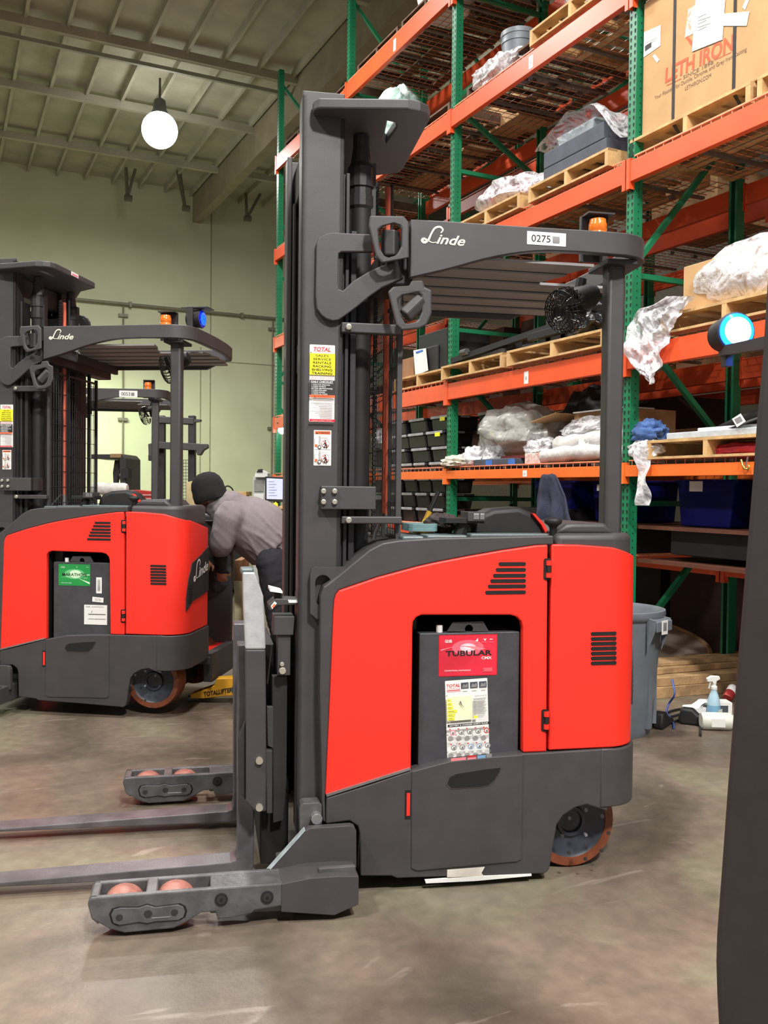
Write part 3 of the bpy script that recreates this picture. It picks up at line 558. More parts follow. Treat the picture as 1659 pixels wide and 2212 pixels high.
    ra.prism(TP([(600, 1372), (628, 1372), (627, 1459), (599, 1459)], .12), .12, .19, BLK); ra.prism(TP([(592, 1331), (636, 1331), (633, 1371), (590, 1371)], .12), .11, .22, BLK)
    for px, py, r in ((609, 1434, .008), (610, 1448, .013)): x, z = T(px, py, .12); bolt(ra, (x, .12, z), r)
    ra.tube([(T(588, 1395, .12)[0], .14, T(588, 1395, .12)[1]), (T(578, 1480, .12)[0], .14, T(578, 1480, .12)[1])], .004, RUB, 6); ra.prism([(-.2, .05), (-.1, .05), (-.1, .3), (-.2, .4)], .2, .75, VDK); ra.prism([(-.18, .12), (-.15, .12), (-.1, .9), (-.13, .9)], .6, .66, DRK)
    ra.build('reach_arm', t, .003)
    cm = MB(); cm.prism(TP([(580, 1307), (596, 1293), (645, 1295), (645, 1306), (600, 1308), (583, 1320)], .1), .1, .2, BLK); cm.prism(TP([(592, 1281), (610, 1283), (610, 1293), (592, 1293)], .12), .12, .16, RUB); cam = cm.build('fork_camera', t, .003)
    cm = MB(); cm.prism(TP([(583, 1270), (610, 1277), (610, 1281), (583, 1277)], .1), .09, .2, WHT); cm.build('camera_shade', cam)
    cm = MB(); cm.prism(TP([(585, 1309), (593, 1299), (598, 1303), (588, 1316)], .1), .0985, .1, WHT); cm.prism(TP([(587, 1310), (592, 1304), (595, 1306), (590, 1313)], .1), .0978, .099, ORGI)
    cm.prism(TP([(622, 1296), (642, 1296), (643, 1302), (624, 1302)], .1), .0985, .1, WHT); cm.build('warning_sticker', cam)
    # slotted plate at the foot of the mast
    m = MB(); m.prism(TP([(670, 1240), (673, 1229), (680, 1225), (755, 1225), (733, 1252), (705, 1275), (697, 1300), (697, 1336), (683, 1336), (670, 1324)], .05), .04, .07, BLK, holes=[TP(arc(697, 1258, 17, 180, 360, 8)+arc(697, 1292, 17, 0, 180, 8), .05)]); m.build('slotted_plate', t, .003)
    return t
# ================================================================ the three reach trucks
t1 = make_truck('red and charcoal reach truck in the foreground, its forks pointing left, roof tag 0275', 'reach trucks')
A2, A3 = math.radians(33), math.radians(19)
L2 = Vector((.333, 6.165, .042))
t2 = dup(t1, 'red reach truck at left with a green battery sticker, a man leaning into its rear', L2, -A2)
d = ray(359, 842); p = CAM+d*((2.37-H)/d.z); L3 = p-Vector((math.cos(A3), -math.sin(A3), 0))*1.22; L3.z = 0
t3 = dup(t1, 'reach truck numbered 0053, mostly hidden behind the left red truck', L3, -A3)
t1.location = TLOC; t1.rotation_euler = (0, 0, -TA)
t = t1
m = MB(); m.prism(TP([(918, 1901), (1030, 1893), (1148, 1888), (1148, 1892), (1025, 1903), (920, 1908)], -.008), -.009, .0, WHT); m.prism(TP([(966, 1879), (1047, 1873), (1040, 1886), (1046, 1893), (966, 1895)], -.008), -.0085, .0, mat('masking_tape', (214, 206, 194), .7)); m.build('tape_strip', t)
def T2(px, py, y=0):
    c, s = math.cos(A2), math.sin(A2); X, Y = Vector((c, -s, 0)), Vector((s, c, 0)); p = on(px, py, L2+Y*y, Y)-L2; return p.dot(X), p.z
class Stick:                                  # a sticker drawn in its own picture units, lying flat on a face
    def __init__(s, fr, w, h, W, Hh): s.M, s.kx, s.ky, s.mb, s.l = fr, w/W, h/Hh, MB(), 0
    def q(s, pts, m, lift=1):
        s.l += 1; z = .0004+.00022*s.l*lift
        s.mb.add([(a*s.kx, -b*s.ky, z) for a, b in pts], [tuple(range(len(pts)))], m, s.M); return s
    def r(s, x0, y0, x1, y1, m): return s.q([(x0, y0), (x0, y1), (x1, y1), (x1, y0)], m)
    def t(s, body, cx, cy, h, m, w=None, align='CENTER', shear=0, bold=0):
        s.l += 1; M = s.M @ Matrix.Translation((cx*s.kx, -(cy+h/2)*s.ky, .0004+.00022*s.l)); s.mb.text(body, M, h*s.ky, m, align, w*s.kx if w else None, shear, bold); return s
    def base(s, W, Hh, m, r=1): s.q([(a, b) for a, b in rrect(0, 0, W, Hh, r)], m); return s
    def hatch(s, x0, x1, y, h, n, m):
        d = (x1-x0)/n
        for i in range(n): s.q([(x0+d*i+d*.3, y), (x0+d*i, y+h), (x0+d*i+d*.55, y+h), (x0+d*i+d*.85, y)], m, 0 if i else 1)
        return s
    def done(s, name, par, label=None):
        o = s.mb.build(name, par, recalc=False)
        if label: o['label'] = label
        return o
def sticker(Tf, x0, y0, x1, y1, y, W=None, Hh=None, tilt=0):
    a, b = Tf(x0, y0, y), Tf(x1, y1, y); W = W or x1-x0; Hh = Hh or y1-y0
    return Stick(frame((a[0], y-.0006, a[1]), (1, 0, 0), (0, 0, 1), (0, -1, 0)) @ rot('Z', tilt), b[0]-a[0], a[1]-b[1], W, Hh)
# --- battery sticker, red
s = sticker(T, 948, 1372, 1073, 1458, .03, 125, 86); s.base(125, 86, REDV, 2); s.r(2, 2, 123, 84, mat('red_vinyl_light', (222, 44, 66), .35, 0, .25, 4))
s.q([(62+34*math.cos(a*PI/12), 27+16*math.sin(a*PI/12)) for a in range(24)], mat('red_glow', (232, 98, 116), .35, 0, .1)); s.q([(62+17*math.cos(a*PI/12), 27+9*math.sin(a*PI/12)) for a in range(24)], mat('pink_glow', (250, 190, 200), .35, 0, .05)); s.q([(62+8*math.cos(a*PI/12), 26+5*math.sin(a*PI/12)) for a in range(24)], WHT)
s.q([(4, 33)]+[(4+i*10, 33-9*math.sin(PI*i/8)) for i in range(9)]+[(100-i*12, 30-7*math.sin(PI*(8-i)/8)) for i in range(9)], PNK)
s.t('TUBULAR', 64, 38, 10.5, INK, 99, bold=.03); s.t('CMX', 102, 49, 5.5, WHT, 22, bold=.02); s.t('GNB', 20, 12, 5, WHT, 15, bold=.02); s.r(13, 15, 28, 15.8, WHT); s.t('CONVENTIONAL MAINTENANCE', 12, 74, 3, WHT, 56, 'LEFT')
s.q([(77, 14), (83, 14), (83, 7)], WHT); s.q([(94, 8), (98, 14), (101, 8), (97.5, 10)], WHT); s.r(108, 9.5, 114, 11, WHT)
for x in (75, 91, 106): s.r(x, 15.5, x+10, 16.3, PNK)
for i in range(4): s.r(96-(i % 2)*3, 70+i*2, 114, 70.8+i*2, PNK)
s.done('battery_sticker', t1, 'red sticker with a white glow behind bold black lettering')
# --- battery tag, white with safety rules
s = sticker(T, 961, 1471, 1050, 1637, .03, 89, 166, 2.5); s.base(89, 166, WHT, 1.5)
s.t('TOTAL', 17, 11, 6.5, REDI, 29, shear=.2, bold=.03); s.t('WAREHOUSE', 17, 17, 2, REDI, 28); s.r(3, 20, 31, 21.5, REDI); s.r(3, 23, 33, 24, PNK)
for x in (33, 52, 71): s.r(x, 6, x+16, 19, SLATE); s.q([(x+2, 17), (x+5, 9), (x+9, 12), (x+14, 8), (x+14, 17)], INKG); s.r(x+3, 24, x+13, 25, INKG)
s.hatch(1, 88, 30, 1.6, 26, INK); s.r(1, 33, 54, 84, mat('pale_yellow_vinyl', (246, 243, 196), .5))
for i, w in enumerate((8, 10, 11, 19, 15, 14)): s.r(2, 38+i*7.6, 2+w, 43.5+i*7.6, YELV); s.r(3, 40+i*7.6, 1+w*.8, 41.2+i*7.6, INKG)
s.t('SERVICE', 72, 35, 3.5, INKG, 26)
for i in range(13): s.r(56, 40+i*2.6, 84-(i*7 % 5), 41+i*2.6, INKG)
s.r(56, 76, 63, 81, YELV); s.q([(26, 44), (30, 42), (32, 50), (36, 58), (31, 52)], INKG); s.hatch(1, 88, 86, 1.6, 26, INK); s.r(0, 89.5, 89, 95, INK); s.t('BATTERY & CHARGER SAFETY RULES', 44, 92, 2.8, WHT, 80, bold=.02)
for j in range(2):
    for i in range(5):
        x, y = 2+i*17.4, 98+j*30; s.r(x+1, y, x+3.6, y+3, REDI)
        s.q([(x+8+6*math.cos(a*PI/7), y+9+6*math.sin(a*PI/7)) for a in range(14)], (PNK, INKG, INKG, INKG, REDI, INKG, INKG, BLUV, BLUV, INKG)[j*5+i]); s.q([(x+8+4.3*math.cos(a*PI/5+i), y+9+4.3*math.sin(a*PI/5+i)) for a in range(10)], WHT)
        s.q([(x+5, y+12), (x+8, y+5), (x+9, y+8), (x+12, y+6), (x+10, y+13)], INKG)
        for k in range(4): s.r(x+1, y+18+k*2, x+14-(k == 3)*5, y+18.9+k*2, INKG)
s.r(2, 157, 33, 163, PNK); s.r(36, 155, 54, 158, REDI); s.r(36, 159, 54, 163, PNK); s.r(57, 156, 74, 163, BLUV); s.r(76, 154, 87, 162, INKG)
s.done('battery_tag', t1, 'white and yellow service tag with charging rules')
# --- mast tags (both trucks)
def mast_tag(Tf, x0, y0, x1, y1, par, y=.075):
    s = sticker(Tf, x0, y0, x1, y1, y, 53, 168); s.base(53, 168, WHT, 2); s.t('TOTAL', 26, 9.5, 8.5, REDI, 36, shear=.2, bold=.03); s.t('WAREHOUSE', 26, 15, 2, REDI, 36)
    s.hatch(1, 52, 16.5, 2, 14, INK); s.r(0, 19, 53, 66, YELV)
    for i, w in enumerate(('SALES', 'SERVICE', 'RENTALS', 'RACKING', 'SHELVING', 'TRAINING')): s.t(w, 26, 24+i*7.6, 5, INK, 6*len(w)-len(w)*.6, bold=.015)
    s.hatch(1, 52, 66, 2, 14, INK); s.t('(833) 868-2500', 26, 73, 5.5, PNK, 46); s.r(-.2, 77.5, 53.2, 110, DRK); s.t('DAILY CHECKLIST', 26, 81, 4, WHT, 46, bold=.02); s.r(3, 84, 49, 84.6, WHT)
    for i, w in enumerate(('1. CHECK FOR OPERATION', '2. CHECK WATER IN', '   BATTERY (MOTIVE POWER)', '3. CHECK FOR LEAKS', '4. CHECK HORN(S)', '5. CHECK ALL FLUIDS')): s.t(w, 4, 88+i*4, 2.6, WHT, 1.75*len(w), 'LEFT', bold=.02)
    s.r(0, 110, 53, 115.5, ORGI); s.t('WARNING', 28, 113, 3.6, REDI, 28); s.q([(8, 115), (10.5, 111), (13, 115)], REDI)
    for i in range(12): s.r((4, 13, 21, 24)[min(3, i % 5)], 120+i*3.4, 50, 121.5+i*3.4, mat('faint_ink', (196, 190, 192), .5))
    s.r(0, 163, 53, 168, REDV); s.t('www', 26, 165.5, 2, WHT, 44); s.done('mast_sticker', par, 'yellow and white sticker with SALES SERVICE list')
def pict_tag(Tf, x0, y0, x1, y1, par, y=.075):
    s = sticker(Tf, x0, y0, x1, y1, y, 37, 77); s.base(37, 77, WHT, 1); s.r(2, 2, 35, 9, ORGI); s.t('WARNING', 21, 5.5, 4, INK, 24, bold=.02); s.q([(4, 8), (6.5, 3.5), (9, 8)], INK); s.r(1, 42, 36, 42.6, INKG)
    for j in (0, 32):
        y = 11+j; s.r(11, y+1, 12, y+24, INKG); s.r(13.2, y+1, 14, y+24, INKG); s.r(15, y+5.5, 30, y+6.1, INK); s.r(2, y+20, 8, y+25, ORGI); s.r(1.5, y+6, 2.2, y+20, INKG)
        s.q([(12+4*math.cos(a*PI/8), y+26+4*math.sin(a*PI/8)) for a in range(16)], INK); s.q([(12+2.4*math.cos(a*PI/8), y+26+2.4*math.sin(a*PI/8)) for a in range(16)], WHT)
        s.q([(24.5+8.3*math.cos(a*PI/12), y+18+8.3*math.sin(a*PI/12)) for a in range(24)], REDI); s.q([(24.5+7.5*math.cos(a*PI/12), y+18+7.5*math.sin(a*PI/12)) for a in range(24)], WHT)
        s.q([(24+1.7*math.cos(a*PI/5), y+12.5+1.7*math.sin(a*PI/5)) for a in range(10)], INK); s.q([(22.5, y+15), (26, y+15), (27, y+21), (28.5, y+28), (26.5, y+28), (24.7, y+22.5), (22.5, y+28), (20.5, y+28), (23, y+21)], INK); s.q([(23, y+16), (19, y+20), (20, y+21), (24, y+18)], INK); s.q([(18.5, y+12.4), (30.3, y+24), (31, y+23.3), (19.2, y+11.7)], REDI)
    s.done('mast_sticker', par, 'small white warning sticker with two pictograms')
mast_tag(T, 669, 744, 722, 912, t1); pict_tag(T, 678, 929, 715, 1006, t1); mast_tag(T2, 1, 874, 28.5, 966, t2); pict_tag(T2, 5.5, 972, 24.5, 1014, t2)
# --- fleet number tags on the roofs
def num_tag(M, w, h, txt, par):
    s = Stick(M, w, h, 84, 35); s.base(84, 35, WHT, 1); s.t(txt, 30, 17.5, 19, INK, 41, bold=.01); s.r(55, 10, 70, 28, INKG)
    for k in range(5): s.r(56, 12+k*3.4, 69+(k % 2)*2, 13.4+k*3.4, mat('mid_ink', (150, 148, 148), .6))
    s.done('number_tag', par, 'white tag reading '+txt)
a, b = T(1138.5, 499, 0), T(1222, 533, 0); num_tag(frame((a[0], -.0006, a[1]), (1, 0, 0), (0, 0, 1), (0, -1, 0)), b[0]-a[0], a[1]-b[1], '0275', t1)
num_tag(frame((.78, -.0006, 2.353), (1, 0, 0), (0, 0, 1), (0, -1, 0)), .17, .062, '0053', t3)
# --- stickers on the left truck
s = sticker(T2, 127, 1218, 195, 1266, .03, 68, 48); s.base(68, 48, GRNV, 1); s.q([(34+22*math.cos(a*PI/12), 22+11*math.sin(a*PI/12)) for a in range(24)], mat('green_glow', (110, 190, 130), .35)); s.q([(36+13*math.cos(a*PI/12), 22+9*math.sin(a*PI/12)) for a in range(24)], GRNL)
s.q([(1, 30), (67, 22), (67, 24)], GRNL); s.q([(40, 30), (67, 40), (67, 44)], GRNL); s.t('MARATHON', 34, 23, 6.5, INK, 52, bold=.02); s.t('GNB', 9, 7, 3, WHT, 8, bold=.02); s.t('MAINTENANCE FREE', 6, 42, 2, WHT, 22, 'LEFT'); s.t('cmx', 58, 30, 2.5, WHT, 8); s.r(38, 6, 41, 7, WHT); s.r(60, 6, 64, 6.8, WHT)
s.done('battery_sticker', t2, 'green sticker with a white glow behind black lettering')
s = sticker(T2, 208, 1247, 220, 1282, .03, 12, 35); s.base(12, 35, WHT, .5)
for i in range(13): s.r(3, 5+i*1.9, 9, 5.9+i*1.9, INKG)
s.done('barcode_sticker', t2)
s = sticker(T2, 200, 1289, 224, 1300, .03, 24, 11, -4); s.base(24, 11, WHT, .5); s.t('5278', 12, 5.5, 5, INKG, 13); s.done('small_sticker', t2)
s = sticker(T2, 182, 1306, 231.5, 1350, .03, 49, 44); s.base(49, 44, WHT, .5); s.t('GNB', 8, 4.5, 3, INKG, 9, bold=.02); s.r(16, 4, 42, 5, INKG)
for y, m in ((21, INK), (31, INK), (20, INKG)): s.r(9, y, 46, y+.9, m)
s.q([(15, 17), (17, 13), (18, 13), (16, 18)], INKG); s.done('battery_tag', t2, 'white form sticker')
m = MB(); m.box((.373, .2, 2.73), (.3745, .3, 2.755), WHT); m.box((.374, .21, 2.734), (.3755, .29, 2.744), PNK); o = m.build('plate_sticker', t2)
# blue spotlights: a housing under a small hood, and a lens
def spot(name, par, M, ins, rim, gi, gr):
    m = MB(); m.lathe([(.02, -.1), (.05, -.09), (.058, -.02), (.06, .0), (.056, .004)], RUB, 24, M); m.box((-.012, -.1, -.07), (.012, -.05, -.04), DRK, M)
    if gi < 5: m.box((-.05, .062, -.12), (.06, .068, .06), DRK, M); m.box((-.07, -.08, -.07), (-.062, .065, -.03), DRK, M)
    b = m.build(name, par, 0, 35); g = MB(); I = mat('lens_core_%d' % gi, ins, .1, emit=gi); Q = mat('lens_rim_%d' % gr, rim, .1, emit=gr)
    g.lathe([(.056, .001), (.054, .008), (.042, .013)], Q, 28, M, cap=False); g.lathe([(.042, .013), (.02, .018), (.0, .019)], I, 28, M); g.build('blue_lens', b, 0, 50); return b
VM = frame((0, 0, 0), (0, 1, 0), (0, 0, 1), (1, 0, 0))
b2 = spot('blue_spotlight', t2, Matrix.Translation((1.2, .3, 2.46)) @ rot('Z', -5) @ VM, (30, 110, 250), (14, 30, 170), 1, .6); b2['label'] = 'round blue spotlight'
# ================================================================ near forklift pillar at the right edge, with its lit blue spotlight
t = thing('forklift', 'dark slanted forklift pillar at the right edge, close up, with a lit blue spotlight', 'forklift', (0, 0, 0))
t.location = (0, 0, 0)
pts = [(1712, -120), (1690, 180), (1668, 480), (1657, 602), (1652, 680), (1647, 760), (1640, 840), (1634, 900), (1626, 1015), (1611, 1200), (1590, 1450), (1569, 1720), (1556, 1900), (1547, 2020), (1545, 2080), (1547, 2150), (1553, 2260)]
m = MB(); P0 = at(1600, 1106, 1.35); side = nrm.cross(Vector((0, 0, 1)))
L = [on(a, b, P0, nrm) for a, b in pts]; vs = []
L.append(Vector((L[-1].x, L[-1].y, 0)))
for q_ in L: vs += [q_, q_+side*.2, q_+side*.2+nrm*.1, q_+nrm*.1+side*.06]
fs = [(i*4+k, i*4+(k+1) % 4, i*4+4+(k+1) % 4, i*4+4+k) for i in range(len(L)-1) for k in range(4)]+[(0, 1, 2, 3), tuple(range(len(vs)-4, len(vs)))]
m.add(vs, fs, mat('pillar_paint', (38, 32, 32), .55, 0, .08, 20, .05, 600)); m.build('guard_pillar', t, .008)
p = at(1590, 716, 1.9); zz = -nrm; M = frame(p, Vector((0, 0, 1)).cross(zz), (0, 0, 1), zz)
b = spot('blue_spotlight', t, M @ rot('Y', 6) @ Matrix.Scale(.68, 4), (215, 246, 255), (20, 90, 255), 7, 6); b['label'] = 'lit blue spotlight, glowing bright'
m = MB(); m.bar(p-zz*.07-Vector((0, 0, .03)), on(1690, 735, P0+nrm*.05, nrm), .02, .02, DRK); m.build('lamp_bracket', b)
l = bpy.data.lights.new('spot_glow', 'POINT'); l.energy = 5; l.color = (.05, .2, 1); l.shadow_soft_size = .04; o = bpy.data.objects.new('spot_glow', l); COL.objects.link(o); o.location = p+zz*.06
# ================================================================ other forklifts far behind
def farbox(cx, cy, d, w, h, th=.1):           # corner frame of a box facing the camera at a distance
    p = at(cx, cy, d); return p
D4 = 11.5; k4 = D4/F
def P4(px, py, off=0): return at(px, py, D4)+CF*off
t = thing('forklift', 'black forklift far behind, its mast rising behind the left truck\'s roof post', 'forklift')
m = MB()
for x0, x1 in ((339, 354), (406, 420)): m.prism([(x0, 897), (x1, 897), (x1, 1085), (x0, 1085)], 0, .12, DRK, frame(at(0, 0, D4), CR*k4, nrm, -CU*k4))
m.prism([(336, 899), (419, 903), (419, 917), (336, 914)], -.02, .14, BLK, frame(at(0, 0, D4), CR*k4, nrm, -CU*k4)); m.build('mast', t, .01)
MF = frame(at(0, 0, D4), CR*k4, nrm, -CU*k4)
m = MB(); m.prism([(325, 960), (345, 955), (452, 960), (453, 968), (443, 974), (437, 984), (430, 984), (427, 974), (345, 970), (338, 978), (332, 992), (326, 990)], -.12, -.02, BLK, MF); m.box((326, -.14, 983), (345, -.06, 996), DRK, MF); m.build('carriage', t, .008)
m = MB(); m.prism([(419, 905), (433, 906), (432, 910), (419, 912)], 0, .1, BLK, MF); m.prism([(369, 940), (384, 938), (384, 955), (374, 955), (376, 944)], -.05, .05, BLK, MF); m.prism([(372, 965), (384, 965), (384, 985), (378, 988), (374, 975)], -.05, .05, BLK, MF); m.build('mast_head', t)
m = MB()
for x in range(368, 406, 5): m.tube([MF @ Vector((x, .1, 993)), MF @ Vector((x, .1, 1085))], .004, DRK, 4)
for z in range(993, 1085, 7): m.tube([MF @ Vector((366, .1, z)), MF @ Vector((406, .1, z))], .004, DRK, 4)
m.prism([(367, 1004), (373, 1004), (373, 1080), (367, 1080)], .05, .12, mat('rust_red', (88, 48, 44), .6), MF); m.build('mesh_guard', t)
p = P4(380, 1090, .1); g0 = Vector((p.x, p.y, 0)); m = MB(); m.box((-.6, .0, .05), (.6, 1.6, 1.1), DRK, Matrix.Translation(g0) @ rot('Z', -26))
for sx in (-.5, .5):
    for yy in (.3, 1.3): m.tube([Matrix.Translation(g0) @ rot('Z', -26) @ Vector((sx-.06, yy, .18)), Matrix.Translation(g0) @ rot('Z', -26) @ Vector((sx+.06, yy, .18))], .18, RUB, 16)
m.build('chassis', t, .03)
D5 = 15.0; MF = frame(at(0, 0, D5), CR*D5/F, nrm, -CU*D5/F)
t = thing('forklift', 'brown-roofed forklift against the back wall, seen through the mesh guard at left', 'forklift')
m = MB(); m.prism([(196, 981), (264, 981), (272, 990), (272, 1070), (266, 1080), (260, 1080), (258, 992), (196, 990)], 0, .9, DRK, MF); m.prism([(238, 980), (262, 980), (262, 989), (238, 989)], -.02, .92, mat('ochre_paint', (150, 118, 80), .6), MF); m.build('overhead_guard', t, .01)
m = MB(); m.prism([(266, 1013), (281, 1012), (281, 1033), (268, 1033)], -.1, .1, RUB, MF); m.prism([(240, 993), (250, 993), (246, 1040), (238, 1060), (236, 1020)], .2, .3, RUB, MF); m.tube([MF @ Vector(a) for a in smoothpts([(253, .1, 992), (258, .1, 1006), (252, .1, 1020), (258, .1, 1040)])], .012, RUB, 6); m.build('headlamp', t)
p = MF @ Vector((235, 0, 1085)); m = MB(); m.box((-.9, 0, .04), (.2, 1.2, 1.0), DRK, Matrix.Translation((p.x, p.y, 0)) @ rot('Z', -26)); m.build('chassis', t, .03)
m = MB(); m.lathe([(.0, -.3), (.08, -.29), (.1, -.24), (.1, .24), (.08, .29), (0, .3)], mat('white_gas_tank', (214, 210, 206), .35, 0, .1), 20, Matrix.Translation(MF @ Vector((243, -.15, 1056))) @ rot('Z', -26) @ rot('Y', 90)); m.build('gas_tank', t, 0, 50)
# ================================================================ pallet rack along the aisle
XF, XR, XB, XBR = 4.42, 5.49, 5.85, 6.92
YP = [2.58, 5.12, 7.65, 10.18, 12.71]
BAY = ['nearest bay at the right edge', 'bay behind the front truck', 'bay with the stacked black totes', 'farthest bay']
LV = {1: 1.54, 2: 2.30, 3: 3.62, 4: 4.89, 5: 6.10}; LH = {0: .13, 1: .08, 2: .155, 3: .145, 4: .155, 5: .19}
LN = {0: 'lowest level', 1: 'first level above head height', 2: 'second level', 3: 'third level', 4: 'fourth level', 5: 'top level'}
def post_mb(H_, front=True):
    m = MB(); w, dp = .078, .075
    m.box((0, -w/2, 0), (.004, w/2, H_), RKG)
    for s in (-1, 1): m.box((0, s*w/2-.002, 0), (dp, s*w/2+.002, H_), RKG)
    for s in (-1, 1): m.box((dp-.003, s*w/2-(0.02 if s > 0 else 0), 0), (dp, s*w/2+(.02 if s < 0 else 0), H_), RKG)
    m.box((-.03, -.07, 0), (dp+.03, .07, .012), RKG)
    if front:
        z = .12
        while z < H_-.05:
            for s in (-.021, .021):
                m.add([(-.0012, s-.009, z+.006), (-.0012, s-.005, z+.014), (-.0012, s+.005, z+.014), (-.0012, s+.009, z+.006), (-.0012, s+.004, z-.016), (-.0012, s-.004, z-.016)], [(0, 1, 2, 3, 4, 5)], VDK)
            for s in (.038,): m.add([(s-.006, -w/2-.0032, z), (s, -w/2-.0032, z+.008), (s+.006, -w/2-.0032, z), (s, -w/2-.0032, z-.008)], [(0, 1, 2, 3)], VDK)
            z += .0508
    return m
def brace(z0, x0, z1, x1): m = MB(); m.bar((x0, 0, z0), (x1, 0, z1), .038, .04, RKG, (0, 1, 0)); return m
UPR = None
def upright(X, Y, H_, label, flip=False, proto=None):
    if proto: return dup(proto, label, (X, Y, 0))
    t = thing('upright_frame', label, 'rack frame', (X, Y, 0), 0, 'green upright frames of the pallet rack')
    post_mb(H_).build('post', t); q = post_mb(H_, False).build('post', t); q.location = (1.07+.0, 0, 0); q.rotation_euler = (0, 0, PI)
    a, b = .05, 1.02
    for z in (1.35, 2.98, 4.5, 6.2): 
        if z < H_: brace(z, a, z, b).build('brace', t)
    for z0, x0, z1, x1 in ((.3, a, 1.28, b), (2.62, a, 1.75, b), (3.06, a, 4.2, b), (5.1, a, 4.55, b), (5.2, a, 6.1, b), (7.3, a, 6.3, b)):
        if max(z0, z1) < H_: brace(z0, x0, z1, x1).build('brace', t)
    return t
HT = [8.3, 8.3, 8.3, 8.3, 7.5]; ON = ['just outside the right edge', 'beside the trash can', 'between white roll and black totes', 'behind the front mast', 'at the far end']
fr = [upright(XF, y, h, 'perforated green front-row rack frame '+o, proto=None) for y, h, o in zip(YP, HT, ON)]
bk = [dup(fr[i], 'green rear-row rack frame behind the one '+ON[i], (XB, YP[i], 0), group='green frames of the rear rack row') for i in range(1, 5)]
def beam_mb(Lb, h):
    m = MB(); m.prism([(0, 0), (.042, 0), (.042, h-.04), (.028, h-.04), (.028, h), (0, h)], 0, Lb, RKO); return m
BEAMS = {}; TAGS = []
def beam(X, i, z, h, where, lv, back=False, lab=None):
    k = (h, lv == 1); L = YP[i+1]-YP[i]-.082; zt = z
    label = 'orange %s beam of the %s, %s' % (where, BAY[i], LN[lv])
    if k not in BEAMS:
        t = thing('rack_beam', label, 'rack beam', (X, YP[i]+.041, z), 0, 'orange beams of the pallet rack')
        m = MB(); mt_ = RKO1 if lv == 1 else RKO; m.prism([(-.012, 0), (.036, 0), (.036, h-.03), (.024, h-.03), (.024, h), (-.012, h)], 0, L, mt_); m.build('beam', t, .003)
        for y0 in (-.036, L): c = MB(); c.box((-.016, y0 if y0 < 0 else L-.002, -.05), (-.008, y0+.036, h+.02), mt_); c.box((-.016, y0, -.05), (.03, y0+.004, h+.02), mt_); c.build('connector', t)
        BEAMS[k] = t
    else: t = dup(BEAMS[k], label, (X, YP[i]+.041, z))
    if lab: TAGS.append((t, h, L, lab))
    return t
# wire deck with a folded front lip
dm = MB(); Ld = YP[1]-YP[0]-.1; y = .03
while y < Ld:
    dm.tube([(-.012, y, -.03), (-.012, y, .035), (1.06, y, .035)], .0042, WIREO, 4, False); y += .085
x = .05
while x < 1.06: dm.tube([(x, .0, .03), (x, Ld, .03)], .0028, WIRE, 4, False); x += .085
dm.tube([(-.012, 0, .036), (-.012, Ld, .036)], .006, WIREO, 4, False); dm.tube([(-.012, 0, -.03), (-.012, Ld, -.03)], .004, WIREO, 4, False)
for x in (.2, .5, .8): dm.box((x, .4, .0), (x+.05, .43, .026), WIRE); dm.box((x, 1.6, .0), (x+.05, 1.63, .026), WIRE)
for y in (.3, .9, 1.5, 2.1): dm.box((0, y, .008), (1.06, y+.035, .027), WIRE)
DECK = None
def deck(X, i, z, lv, row=''):
    global DECK
    label = 'wire mesh deck, %s%s, %s' % (row, BAY[i], LN[lv].replace(' above head height', ''))
    if DECK is None: DECK = dm.build('wire_deck'); tag(DECK, label, 'wire deck', 'wire decks on the rack beams'); DECK.location = (X, YP[i]+.05, z); return DECK
    return dup(DECK, label, (X, YP[i]+.05, z))
for i in range(4):
    for lv in range(1, 6):
        z = LV[lv]-(.15 if i == 3 and lv in (3, 4) else 0)-(.06 if i == 3 and lv == 5 else 0); h = LH[lv]
        if i == 0 and lv > 4: continue
        beam(XF-.03, i, z, h, 'front', lv, lab=(.47 if lv in (1, 2, 4, 5) else None)); beam(XR+.0, i, z, h, 'rear', lv); deck(XF, i, z+h, lv)
        if lv < 5: beam(XB-.03, i, z-.02, .145, 'second-row front', lv); deck(XB, i, z+.125, lv, 'second-row ')
        beam(XBR, i, z-.02, .145, 'second-row rear', lv)
for i in (0, 1, 2): beam(XF+.95, i, .80+(.13 if i == 2 else 0), .13, 'inner', 0); beam(XBR, i, 1.0, .13, 'second-row lower', 0)
beam(XF-.03, 2, .93, .13, 'front', 0); deck(XF, 2, 1.06, 0); m = MB(); m.box((4.5, YP[0]+.05, .93), (5.45, YP[1]-.05, .955), mat('dark_shelf_board', (84, 48, 34))); tag(m.build('shelf_board'), 'low dark wooden shelf board of the nearest bay, under the black crate', 'shelf'); deck(XF, 1, .93, 0)
beam(XF-.03, 1, .80, .13, 'front', 0)
for t, h, L, lab in TAGS:
    m = MB(); y = L*lab; m.box((-.0135, y-.03, h*.14), (-.0125, y+.03, h*.8), WHT); m.text('B', frame((-.0142, y, h*.34), (0, -1, 0), (0, 0, 1), (-1, 0, 0)), h*.2, INKG); m.build('location_tag', t)
